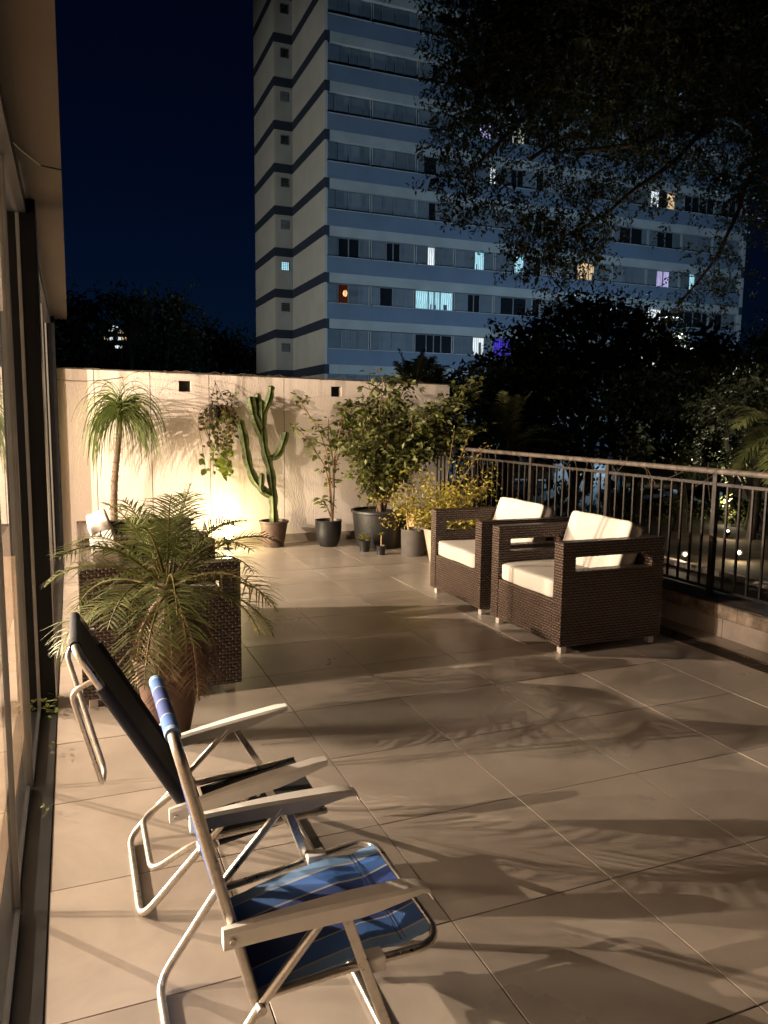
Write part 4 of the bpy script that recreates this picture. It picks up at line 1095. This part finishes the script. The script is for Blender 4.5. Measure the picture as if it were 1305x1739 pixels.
# big feathery tree whose crown hangs over the right half
def big_tree():
    c = Vector((17.5, 12.5, GZ)); t = thing('big_tree', c, 'big feathery tree whose dark crown overhangs the blue tower', 'tree')
    mb = MB(); hub = Vector((16.6, 12.6, 4.2))
    mb.tube(catmull([(17.5, 12.5, GZ-.1), (17.3, 12.5, 1.5), (17.0, 12.6, 3.0), tuple(hub)], 5), .3, 10, rs=[.36-.006*i for i in range(16)]); mb.build('trunk', M['bark'], t, smooth=60)
    limbs = [[(1310, 262, 12.4), (1262, 205, 12.3), (1215, 192, 12.2), (1160, 200, 12.1), (1110, 235, 12.0), (1040, 250, 11.8), (975, 255, 11.6)],
             [(1330, 230, 12.4), (1280, 175, 12.5), (1200, 120, 12.6), (1100, 70, 12.8), (1000, 60, 12.8), (900, 90, 12.4), (800, 150, 12)],
             [(1215, 192, 12.2), (1150, 270, 12), (1080, 320, 11.9), (1020, 370, 11.8), (960, 400, 11.8)],
             [(1330, 200, 12.8), (1300, 90, 13.2), (1240, 20, 13.4), (1150, -60, 13.6)],
             [(1000, 60, 12.8), (960, 120, 12.4), (900, 190, 12.2), (840, 250, 12), (790, 300, 11.8)],
             [(1300, 300, 12.2), (1250, 370, 12), (1215, 440, 11.8), (1150, 520, 11.6)],
             [(940, 40, 12.6), (970, 60, 12.5), (1010, 70, 12.4)], [(900, 270, 11.8), (960, 235, 11.9), (1010, 240, 12)]]
    for i, L_ in enumerate(limbs):
        pts = [ray(*q) for q in L_]
        if i in (0, 1, 3): pts = [hub] + pts
        if i == 5: pts = [hub + Vector((-.3, -.1, -.6))] + pts
        pts = catmull(pts, 6); m = len(pts); r0 = (.11, .12, .05, .11, .05, .05, .02, .03)[i]
        MB().tube(pts, .05, 7, rs=[r0*(1-.8*k/m)+.008 for k in range(m)]).build('branch', M['bark'], t, smooth=60)
    dense = [(820,60,80),(900,40,90),(1000,60,110),(1100,60,100),(1200,60,100),(1290,60,90),(800,150,64),(870,150,80),(960,150,90),(1060,150,90),(1160,130,80),(1260,140,76),
             (785,225,52),(765,290,42),(800,345,44),(850,320,32),(945,285,36),(900,385,52),(960,395,62),(940,450,42),(1005,360,45),(1012,430,36),(872,440,30),(1062,275,46),(1120,255,44),
             (1180,245,40),(1245,275,52),(1295,300,52),(1262,345,34),(1305,375,36),(1100,335,22),(1015,215,46),(1080,215,50),(820,-40,90),(950,-50,110),(1080,-50,110),(1210,-50,110),(1330,0,110),(1340,200,80)]
    hi, lo = [], []
    for u, v, r in dense:
        y_ = 12.2 + rng.uniform(-1.0, 1.0); p = ray(u, v, y_); (hi if v < 175 else lo).append((p.x, p.y, p.z, r/1301*p.length))
    link('crown', crown_mesh(hi, c, .092, 330, M['leaf_dark'], 10, 26), t)
    link('crown', crown_mesh(lo, c, .084, 300, M['leaf_dark'], 10, 9), t)
    sparse = [(1150,300,40),(1185,330,30),(1205,420,30),(1245,405,30),(1180,480,36),(1240,470,34),(1215,500,30),(900,215,45),(850,200,40),(840,270,30),(990,290,40),(1040,320,30),(1130,390,14),(1160,520,22)]
    blobs = []
    for u, v, r in sparse:
        p = ray(u, v, 11.8 + rng.uniform(-.5, .5)); blobs.append((p.x, p.y, p.z, r/1301*p.length))
    link('leaf_sprays', crown_mesh(blobs, c, .08, 170, M['leaf_dark'], 10), t)
big_tree()

def blob_tree(name, cat, label, c, blobs, leafL, dens, mat, trunk=True, spray=6, group=None):
    c = Vector(c); t = thing(name, c, label, cat, group)
    if trunk:
        top = np.mean([b[:3] for b in blobs], axis=0)
        mb = MB(); pts = catmull([tuple(c - Vector((0, 0, .1))), tuple(c.lerp(Vector(top), .5) + Vector((.1, .05, 0))), tuple(top)], 6)
        mb.tube(pts, .1, 7, rs=[.14*(1-.6*k/len(pts)) for k in range(len(pts))]); mb.build('trunk', M['bark_dark'], t, smooth=60)
        for b in blobs[:5]:
            q = Vector(b[:3]); s_ = pts[len(pts)//2]; MB().tube([s_, s_.lerp(q, .5)+Vector((0, 0, .1)), q], .03, 6, rs=[.05, .035, .015]).build('branch', M['bark_dark'], t, smooth=60)
    link('crown', crown_mesh(blobs, c, leafL, dens*1.6, mat, spray, 110), t); return t
def px_blobs(L_):
    out = []
    for u, v, r, y_ in L_:
        p = ray(u, v, y_); out.append((p.x, p.y, p.z, r/1301*p.length))
    return out
def onground(u, y_):
    p = ray(u, 700, y_); return (p.x, y_, GZ)
blob_tree('dark_tree', 'tree', 'rounded dark tree rising right behind the wall corner, palm fronds before it', onground(850, 16), px_blobs([(840,640,52,16),(890,590,52,16),(800,665,40,15),(860,690,50,15),(920,650,50,16),(900,720,50,15)]), .13, 150, M['leaf_night'])
blob_tree('dark_tree', 'tree', 'broad dark tree in the middle of the garden, its domed crown before the tower windows', onground(980, 18), px_blobs([(940,560,46,18),(985,535,50,18),(1040,545,50,18),(1000,610,60,18),(950,640,50,17),(1060,600,50,17.5)]), .13, 150, M['leaf_night'])
blob_tree('dark_tree', 'tree', 'dark tree with a ragged top below the hanging sprays of the big tree', onground(1110, 17), px_blobs([(1085,560,42,17),(1130,575,40,17),(1110,630,60,17),(1160,615,40,16.5),(1080,670,50,17),(1150,680,55,16)]), .13, 150, M['leaf_night'])
blob_tree('dark_tree', 'tree', 'dark tree near the right corner of the tower, loose leaves at its top', onground(1215, 15), px_blobs([(1200,580,36,15),(1225,610,40,15),(1190,650,45,15),(1240,670,50,14.5),(1210,720,50,14)]), .12, 130, M['leaf_night'])
blob_tree('dark_tree', 'tree', 'dark tree filling the gap right of the tower behind the drooping palm frond', onground(1330, 14), px_blobs([(1300,640,50,14),(1330,590,60,14.5),(1290,700,50,13.5),(1330,720,60,13.5)]), .12, 130, M['leaf_night'])
for i, (u0, lb) in enumerate(((800, 'low dark leafy mass behind the wall corner and the first balusters'), (905, 'low dark leafy mass behind the two wicker armchairs'), (1010, 'low dark leafy mass behind the middle of the railing'), (1115, 'low dark leafy mass left of the big railing post'), (1220, 'low dark leafy mass right of the big railing post'), (1325, 'low dark leafy mass behind the right end of the railing'))):
    bl = [(u0+rng.uniform(-18, 18)+dx, v+rng.uniform(-8, 8), 44, 17.5+rng.uniform(-1.2, 1.2)) for v in (632, 690, 745) for dx in (-30, 30)]
    if u0 == 800: bl = [b for b in bl if b[1] > 655]
    bb = px_blobs(bl); q = np.mean([b[:3] for b in bb], axis=0)
    blob_tree('dark_shrub', 'shrub', lb, (q[0], q[1], GZ), bb, .15, 110, M['leaf_night'], spray=5)
# understorey between the trunks: loose shrubs with openings
for i, (lb, bl) in enumerate((
    ('loose shrub behind the railing, beside the yellow shrub', [(800,760,34,12),(835,790,30,12),(800,810,30,11.5),(850,830,24,11.5)]),
    ('leafy shrub behind the railing between its two far posts', [(950,760,34,13),(985,775,30,12.5),(960,830,24,12),(1000,800,22,12)]),
    ('shrub with small gaps right behind the second railing post', [(1060,785,28,12),(1095,800,20,11.5),(1080,755,36,12.5)]),
    ('dark shrub in the flower bed left of the big railing post', [(1165,785,34,11),(1150,850,16,10.5)]),
    ('tall dark shrub at the right end of the flower bed', [(1300,800,34,10.5),(1305,900,14,9.5),(1240,785,26,11)]))):
    bb = px_blobs(bl); q = np.mean([b[:3] for b in bb], axis=0)
    blob_tree('garden_shrub', 'shrub', lb, (q[0], q[1], GZ), bb, .085, 120, M['leaf_dark'], spray=6)
lowb = thing('low_hedge', (11, 11.5, GZ), 'low clipped leafy hedge at the back of the flower bed', 'hedge')
hb = [(9.4+.28*i, 12.4-.18*i, GZ+.22+rng.uniform(0, .12), .30) for i in range(16)]
link('foliage', crown_mesh(hb, (11, 11.5, GZ), .06, 300, M['leaf_mid'], 5), lowb)['kind'] = 'stuff'
for i, (u, y_, lb) in enumerate(((1245, 11.5, 'dark leaning trunk behind the railing at the right'), (1290, 9.6, 'thin dark trunk in the flower bed at the right edge'))):
    p = onground(u, y_); t = thing('slim_tree', p, lb, 'tree')
    mb = MB(); pts = catmull([(p[0], p[1], GZ-.05), (p[0]+.08, p[1], .6), (p[0]-.03, p[1]+.1, 1.2), (p[0]+.1, p[1], 1.7)], 5); mb.tube(pts, .07, 8, rs=[.085-.003*k for k in range(len(pts))]); mb.build('trunk', M['bark_dark'], t, smooth=60)
    bb = [(p[0]+rng.uniform(-.5, .5), p[1]+rng.uniform(-.4, .4), 1.75+rng.uniform(-.3, .3), .5) for _ in range(5)]
    link('crown', crown_mesh(bb, p, .09, 150, M['leaf_night'], 6, 40), t)

def garden_palm(c, z0, label, n, L, seed, az0, az1, mat='leaf_dark', ll=.34, lw=.03, els=(-10, 80), trunk=True, droop=1.0):
    c = Vector(c); t = thing('garden_palm', c, label, 'palm'); rr = random.Random(seed); top = Vector((c.x, c.y, z0))
    MB().tube([c-Vector((0, 0, .1)), c.lerp(top, .5)+Vector((.05, 0, 0)), top], .09, 9).build('trunk', M['bark_dark'], t, smooth=60)
    for i in range(n):
        az = az0 + (az1-az0)*(i+rr.uniform(.1, .9))/n; el = R(rr.uniform(*els)); a, b = MB(), MB()
        frond(a, b, top, az, el, L*rr.uniform(.8, 1.1), droop, nl=30, ll=ll, lw=lw, seed=seed*31+i, v=.35)
        o = b.build('frond', M[mat], t); a.build('rachis', M['leaf_palm_old'] if mat != 'leaf_night' else M['bark'], o)
p = ray(862, 765, 10.2); garden_palm((p.x, 10.2, GZ), p.z, 'palm with stiff upright fronds behind the railing corner', 15, 1.05, 3, 0, 6.28, 'leaf_palm', ll=.26, lw=.02, els=(5, 80), droop=.8)
p = ray(1335, 735, 8.2); garden_palm((p.x, 8.2, GZ), p.z, 'palm with broad drooping fronds at the right edge of the view', 15, 1.1, 4, 0, 6.28, 'leaf_palm', ll=.36, lw=.028, els=(-25, 60), droop=1.2)
p = ray(700, 690, 11.5); garden_palm((p.x, 11.5, GZ), p.z, 'dark palm behind the wall, its fronds fanning above the leafy bush', 14, .95, 5, 0, 6.28, 'leaf_night', ll=.3, lw=.026, els=(25, 85), droop=.6)
p = ray(742, 700, 12.2); garden_palm((p.x, 12.2, GZ), p.z, 'dark palm behind the wall corner with long fronds arching over', 12, 1.25, 6, -.4, 2.2, 'leaf_night', ll=.34, lw=.03, els=(35, 80), droop=1.1)
# dry stalks over the wall on the left
t = thing('dry_stalk', (.3, 10.2, GZ), 'three thin bare stalks rising above the left end of the wall', 'stalks')
for P in ([(158, 640), (140, 600), (133, 580)], [(170, 640), (163, 610), (155, 585)], [(206, 640), (205, 615), (210, 590)]):
    pts = [ray(u, v, 10.2) for u, v in P]; MB().tube([(pts[0].x, 10.2, GZ)] + pts, .006, 5).build('stalk', M['leaf_mid'], t)

# parked cars beyond the garden
def car(c, rz, label, paint):
    t = thing('parked_car', c, label, 'car', 'cars parked beyond the garden', rz)
    prof = [(-2.1, .32), (-2.12, .62), (-2.0, .82), (-1.55, .92), (-1.45, .95), (-.85, 1.38), (-.5, 1.45), (.55, 1.44), (.95, 1.36), (1.6, .98), (2.0, .90), (2.14, .70), (2.15, .35)]
    n = len(prof); vs_ = []; fs_ = []
    for y_, sc in ((-.86, 0), (-.80, 1), (.80, 1), (.86, 0)):
        for x_, z_ in prof:
            inset = .16*max(0, (z_-.95)/.5)
            vs_.append((x_, (y_-math.copysign(inset, y_)), min(z_, .93) if sc == 0 else z_))
    for r_ in range(3):
        for k in range(n-1): fs_.append((r_*n+k, r_*n+k+1, (r_+1)*n+k+1, (r_+1)*n+k))
        fs_.append((r_*n+n-1, r_*n, (r_+1)*n, (r_+1)*n+n-1))
    fs_.append(tuple(range(n-1, -1, -1))); fs_.append(tuple(3*n+k for k in range(n)))
    MB().add(vs_, fs_).build('body', paint, t, rel=False, smooth=40)
    for sg in (-1, 1):
        yb, yt = sg*.835, sg*.715
        for a0, a1, b0, b1 in ((-1.25, .05, -.80, .05), (.12, 1.30, .12, .85)):
            MB().add([(a0, yb, .97), (a1, yb, .97), (b1, yt, 1.33), (b0, yt, 1.33)], [(0, 1, 2, 3)]).build('side_window', M['car_glass'], t, rel=False)
    MB().add([(-1.44, -.70, .98), (-1.44, .70, .98), (-.90, .62, 1.36), (-.90, -.62, 1.36)], [(0, 1, 2, 3)]).build('windscreen', M['car_glass'], t, rel=False).location = (-.012, 0, .012)
    MB().add([(1.58, -.70, 1.0), (1.58, .70, 1.0), (1.0, .62, 1.35), (1.0, -.62, 1.35)], [(0, 1, 2, 3)]).build('rear_window', M['car_glass'], t, rel=False).location = (.012, 0, .012)
    for x_ in (-1.3, 1.3):
        for y_ in (-.78, .78):
            wmb = MB().lathe([(.001, -.1), (.29, -.1), (.32, -.07), (.32, .07), (.29, .1), (.001, .1)], 20).mesh('wheel', M['tyre'], 40)
            wo_ = link('wheel', wmb, t, (x_, y_, .32), (R(90), 0, 0))
            link('rim', MB().lathe([(.001, -.11), (.2, -.108), (.2, .108), (.001, .11)], 16).mesh('rim', M['alu_light'], 40), wo_)
    for y_ in (-.62, .62):
        MB().box(2.10, 2.165, y_-.16, y_+.16, .62, .80).build('tail_light', M['red_lens'] if paint is M['car_red'] else (D.materials.get('tail_lens') or pm('tail_lens', (.35, .01, .01), .2)), t, rel=False)
        MB().box(-2.15, -2.08, y_-.18, y_+.18, .58, .74).build('headlight', M['alu_light'], t, rel=False)
    return t
car((15.3, 14.0, GZ), R(62), 'white parked car seen through the balusters at the right', M['car_white'])
car((12.9, 20.2, GZ), R(55), 'white parked car seen through the far end of the railing', M['car_white'])
car((14.4, 16.5, GZ), R(58), 'dark grey parked car behind the middle of the railing', M['car_red'])

def street_lamp(x, y, h, power, col, label, arm=(-.5, .7), cone=0, aim=None):
    t = thing('street_lamp', (x, y, GZ), label, 'street lamp', 'street lamps round the tower')
    MB().tube([(x, y, GZ-.1), (x, y, h)], .06, 8, rs=[.08, .05]).build('pole', M['alu_dark'], t, smooth=60)
    e = (x+arm[0], y+arm[1], h+.12)
    MB().tube([(x, y, h-.1), (x+arm[0]*.5, y+arm[1]*.5, h+.1), e], .035, 6).build('arm', M['alu_dark'], t, smooth=60)
    MB().box(e[0]-.25, e[0]+.25, e[1]-.12, e[1]+.12, h+.06, h+.16).build('lamp_head', M['alu_dark'], t, bev=.02)
    if cone: MB().box(e[0]-.2, e[0]+.2, e[1]-.09, e[1]+.09, h+.045, h+.057).build('lens', M['lamp_dim'], t)
    else: MB().box(e[0]-.22, e[0]+.22, e[1]+.121, e[1]+.128, h+.075, h+.145).build('lens', M['lamp_street'], t)   # floodlight glass faces the tower
    if aim:
        lo_ = lamp('lamp_light', 'SPOT', (e[0]+.3, e[1]+.3, h+.1), power, col, .12, t, spot_size=R(62), spot_blend=.6)
        lo_.rotation_euler = (Vector(aim)-Vector((e[0], e[1], h))).to_track_quat('-Z', 'Y').to_euler()
    elif cone: lamp('lamp_light', 'SPOT', (e[0], e[1], h+.04), power, col, .1, t, spot_size=R(cone), spot_blend=.5)
    else: lamp('lamp_light', 'POINT', (e[0], e[1]+.3, h+.1), power, col, .12, t)
COOL = (.50, .76, 1.0)
street_lamp(22, 25, 3.3, STREET_LIGHT*.40, COOL, 'street lamp hidden by the dark trees, before the left part of the tower')
street_lamp(36, 25, 3.0, STREET_LIGHT*.55, COOL, 'street lamp hidden by the dark trees, before the right part of the tower')
street_lamp(-9, 40, 7.0, STREET_LIGHT*.85, (.92, .94, .87), 'tall floodlight beyond the wall at the far left, shining on the flank of the tower', (.4, .3), 0, (14.6, 50.5, 14.5))
street_lamp(16.8, 18.0, 4.4, 5000, (.95, .92, .86), 'street lamp over the parked cars', (-.9, -.4), 136)

# ------------------------------------------------------------------ the tower
TY, TX0, TX1, FP = 46.0, 14.66, 48.5, 2.765
tz = [4.80 + FP*k for k in range(-3, 11)]                     # top of the white band over each storey's windows
tower = thing('apartment_tower', (TX0, TY, GZ), 'tall blue and cream apartment tower with navy stripes and some lit windows', 'apartment tower')
ZT = tz[-1] + .2
def tb(x0, x1, y0, y1, z0, z1, name, mat): return MB().box(x0, x1, y0, y1, z0, z1).build(name, mat, tower)
tb(TX0+.16, TX1-.16, TY+.46, 64.8, GZ, ZT, 'tower_core', M['t_cream'])
tb(13.56, TX0+.10, 53.5, 59.1, GZ, ZT, 'wing_core', M['t_cream'])
for k, z in enumerate(tz):
    # left flank of the main block and the wing: cream panel and navy stripe on each storey
    zb0 = z - .58
    tb(TX0, TX0+.158, TY, 53.28, z+.004-.0, z+FP-.584, 'flank_panel', M['t_cream'])
    tb(TX0-.02, TX0+.158, TY-.012, 53.29, zb0+.002, z, 'navy_stripe', M['t_navy'])
    tb(TX0-.019, TX0+.30, TY-.0125, TY+.02, zb0+.003, z-.001, 'navy_stripe_return', M['t_navy'])
    tb(13.40, 13.558, 53.3, 59.3, z+.004, z+FP-.584, 'flank_panel', M['t_cream'])
    tb(13.38, 13.558, 53.285, 59.3, zb0+.002, z, 'navy_stripe', M['t_navy'])
    tb(13.56, TX0-.022, 53.285, 53.498, zb0+.002, z, 'navy_stripe', M['t_navy'])
    tb(13.56, TX0-.001, 53.30, 53.499, z+.004, z+FP-.584, 'wing_panel', M['t_white'])
    # right facade: white band (slab), blue spandrel under the windows
    tb(TX0+.302, TX1-.3, TY-.01, TY+.455, zb0+.002, z, 'white_band', M['t_white'])
    tb(TX0+.165, TX1-.3, TY, TY+.455, z+.002, z+.94, 'blue_spandrel', M['t_blue'])
    tb(TX1-.298, TX1, TY-.03, TY+.218, z+.004, z+FP-.584, 'corner_pier', M['t_white'])
    tb(TX1-.298, TX1+.01, TY-.04, TY+.218, zb0+.002, z, 'navy_stripe', M['t_navy'])
# small wing windows
LIT = {'cyan': lit('lit_cyan', (.45, .85, 1.0), 1.0), 'white': lit('lit_white', (.85, .95, 1.0), 1.15), 'warm': lit('lit_warm', (1.0, .72, .42), .9), 'blue': lit('lit_blue', (.12, .08, .95), .55),
       'violet': lit('lit_violet', (.62, .58, 1.0), .8), 'dimred': lit('lit_dim_red', (.16, .035, .015), .28), 'cream': lit('lit_cream', (.75, .82, .66), .6), 'lampglow': lit('lit_glow', (1, .55, .25), 1.5)}
for k, z in enumerate(tz[:-1]):
    zc = z + 1.25
    wf = MB().box(13.82, 14.40, 53.26, 53.30, zc, zc+.60).build('wing_window', M['t_frame'], tower)
    lit = (k == 5)
    for q in range(5):
        a = MB().box(13.86, 14.36, 53.245, 53.259, zc+.04+.108*q, zc+.04+.108*q+(.085 if not lit else .085)); a.build('louvre', LIT['cyan'] if lit else (M['t_glass'] if k % 3 else M['t_shutter']), wf)

GLOW = MB().lathe([(.001, -.20), (.10, -.16), (.16, 0), (.10, .16), (.001, .2)], 10).mesh('room_lamp', LIT['lampglow'], 60)
# facade windows: every bay of every storey is a window of its own with its panes
bays = [14.83, 17.72, 20.80, 23.60, 26.60, 29.70]; bays2 = [33.2, 36.2, 39.3, 42.4, 45.4, 48.2]
pane_cache = {}
def pane_mesh(w_, h_, mat):
    key = (round(w_, 3), round(h_, 3), mat.name)
    if key not in pane_cache: pane_cache[key] = MB().box(-w_/2, w_/2, -.012, .012, -h_/2, h_/2).mesh('pane', mat)
    return pane_cache[key]
sash_cache = {}
rw = random.Random(77)
lit_at = {}     # (storey, bay) -> list of (pane index, material)
def L(st, bay, *pn): lit_at[(st, bay)] = pn
# storey index k: windows between tz[k] and tz[k+1]; k=3 is the first fully seen over the wall
L(3, 3, (2, 'white')); L(3, 4, (0, 'blue'), (1, 'blue'))
L(4, 0, (1, 'dimred')); L(4, 2, (0, 'cyan'), (1, 'cyan'), (2, 'cyan'), (3, 'cyan'))
L(5, 2, (1, 'white')); L(5, 3, (2, 'cyan')); L(5, 4, (2, 'cyan'))
L(8, 3, (2, 'violet')); L(8, 4, (1, 'cream'), (2, 'cream')); L(7, 3, (3, 'white'))
L(5, 6, (0, 'warm'), (1, 'warm')); L(5, 8, (1, 'violet'), (2, 'violet')); L(5, 9, (1, 'cyan')); L(4, 8, (0, 'white'), (1, 'white'))
L(7, 8, (0, 'white'), (2, 'warm')); L(2, 8, (1, 'white')); L(3, 10, (1, 'cyan')); L(9, 6, (0, 'cyan'), (1, 'cyan'), (2, 'white'))
PATTERNS = ((.25, .25, .25, .25), (.16, .34, .34, .16), (.30, .20, .20, .30), (.34, .16, .16, .34), (.2, .3, .3, .2))
def facade_window(k, bi, xa, xb):
    z0 = tz[k] + .99; z1 = tz[k+1] - .60
    h_ = z1-z0; wf = MB().box(xa+.06, xb-.06, TY+.30, TY+.40, z0, z1).build('window', M['t_frame'], tower)
    W_ = xb-xa-.12; pat = PATTERNS[rw.randrange(5)]; dark = set()
    r_ = rw.random()
    if r_ < .40: dark = {1, 2} if r_ < .25 else {1}
    elif r_ < .5: dark = {0, 1, 2, 3}
    if k <= 5 and bi in (0, 1): dark = {1, 2} if k == 5 else ({1} if k == 4 else set())
    if k > 5 and bi < 2: dark = set()
    lits = dict(lit_at.get((k, bi), ())); x_ = xa+.06
    for q in range(4):
        pw = W_*pat[q]; cx = x_+pw/2
        mt = LIT[lits[q]] if q in lits else (M['t_glass'] if q in dark else M['t_shutter'])
        y_ = TY+.285 if q % 2 else TY+.262
        link('pane', pane_mesh(pw-.05, h_-.08, mt), wf, Vector((cx, y_, (z0+z1)/2)) - tower.location)
        if q in lits and lits[q] == 'dimred': link('room_lamp', GLOW, wf, Vector((cx+.12, TY+.17, z0+.62)) - tower.location)
        elif q in lits and rw.random() < .8:                      # furniture or curtain standing dark before the light
            w1 = rw.uniform(.10, .3)*pw; h1 = rw.uniform(.25, .9)*h_; o1 = rw.uniform(-.3, .3)*pw
            MB().box(cx+o1-w1/2, cx+o1+w1/2, y_-.030, y_-.016, z0+.05, z0+.05+h1*.85).build('curtain', M['t_shutter'], wf)
        MB().box(x_-.028, x_+.028, TY+.215, TY+.298, z0+.002, z1-.002).build('mullion', M['t_white'] if q == 0 else M['t_frame'], wf)
        x_ += pw
    MB().box(x_-.028, x_+.028, TY+.215, TY+.298, z0+.002, z1-.002).build('mullion', M['t_white'], wf)
    MB().box(xa+.04, xb-.04, TY-.035, TY+.295, z0-.045, z0-.002).build('sill', M['t_white'], wf)
for k in range(1, len(tz)-1):
    for bi, (a, b) in enumerate(zip(bays[:-1], bays[1:])): facade_window(k, bi, a, b)
    for bi, (a, b) in enumerate(zip(bays2[:-1], bays2[1:])): facade_window(k, 6+bi, a, b)
    # lattice of the stair core
    z0, z1 = tz[k]-.55, tz[k+1]-.62
    MB().box(29.76, 33.14, TY+.30, TY+.4, tz[k]+.99, z1).build('stair_recess', M['t_glass'], tower)
    mb = MB()
    for i in range(18): mb.box(30.1+.16*i, 30.1+.16*i+.06, TY+.02, TY+.10, tz[k]+.99, z1)
    for j in range(7): mb.box(30.1, 32.9, TY+.022, TY+.098, tz[k]+1.0+.165*j, tz[k]+1.0+.165*j+.055)
    mb.build('stair_lattice', M['t_lattice'], tower)

# ------------------------------------------------------------------ far left: trees and a lit house
hs2 = thing('distant_house', (5.2, 75, GZ), 'distant pale house with small bright windows showing between the far trees', 'house')
MB().box(4.6, 7.4, 76, 80, GZ, 9.6).build('wall', M['t_white'], hs2)
MB().add([(4.3, 75.7, 9.6), (7.7, 75.7, 9.6), (7.7, 80.3, 9.6), (4.3, 80.3, 9.6), (6, 75.7, 10.8), (6, 80.3, 10.8)], [(0, 1, 4), (2, 3, 5), (1, 2, 5, 4), (3, 0, 4, 5)]).build('roof', M['t_navy'], hs2)
MB().box(2.4, 4.58, 76, 80, GZ, 9.9).build('wall', M['t_cream'], hs2)
for i, (u, v) in enumerate(((182, 574), (188, 560), (196, 556), (205, 563), (187, 575), (203, 575), (210, 575), (198, 589), (205, 590))):
    q = ray(u, v, 75.9); f = MB().box(q.x-.28, q.x+.28, 75.85, 75.99, q.z-.18, q.z+.18).build('window', M['t_frame'], hs2)
    MB().box(q.x-.23, q.x+.23, 75.82, 75.845, q.z-.14, q.z+.14).build('pane', LIT['white' if i % 3 else 'warm'], f)
FT = [('far dark tree against the sky next to the soffit edge', [(105,545,45,62),(140,535,40,62),(125,590,50,62),(100,610,40,62),(165,600,40,62)]),
      ('far dark tree left of the small lit windows, tallest of the row', [(215,525,26,58),(240,520,30,58),(225,540,22,58),(190,515,24,60)]),
      ('far dark tree with a flat ragged top in the middle of the row', [(290,545,40,60),(300,520,26,60),(315,575,42,60),(275,600,40,60),(255,610,30,60),(300,620,40,60)]),
      ('far dark tree sloping down towards the apartment tower', [(345,575,34,64),(375,590,36,64),(360,615,36,64),(400,605,34,64),(425,612,30,64)]),
      ('low dark tree under the small lit windows', [(190,625,34,66),(225,615,28,66),(150,625,30,66),(245,630,26,66)])]
for lb, bl in FT:
    bb = px_blobs(bl); q = np.mean([b[:3] for b in bb], axis=0)
    blob_tree('far_tree', 'tree', lb, (q[0], q[1], GZ), bb, .42, 14, M['leaf_night'], spray=5, group='trees on the horizon')
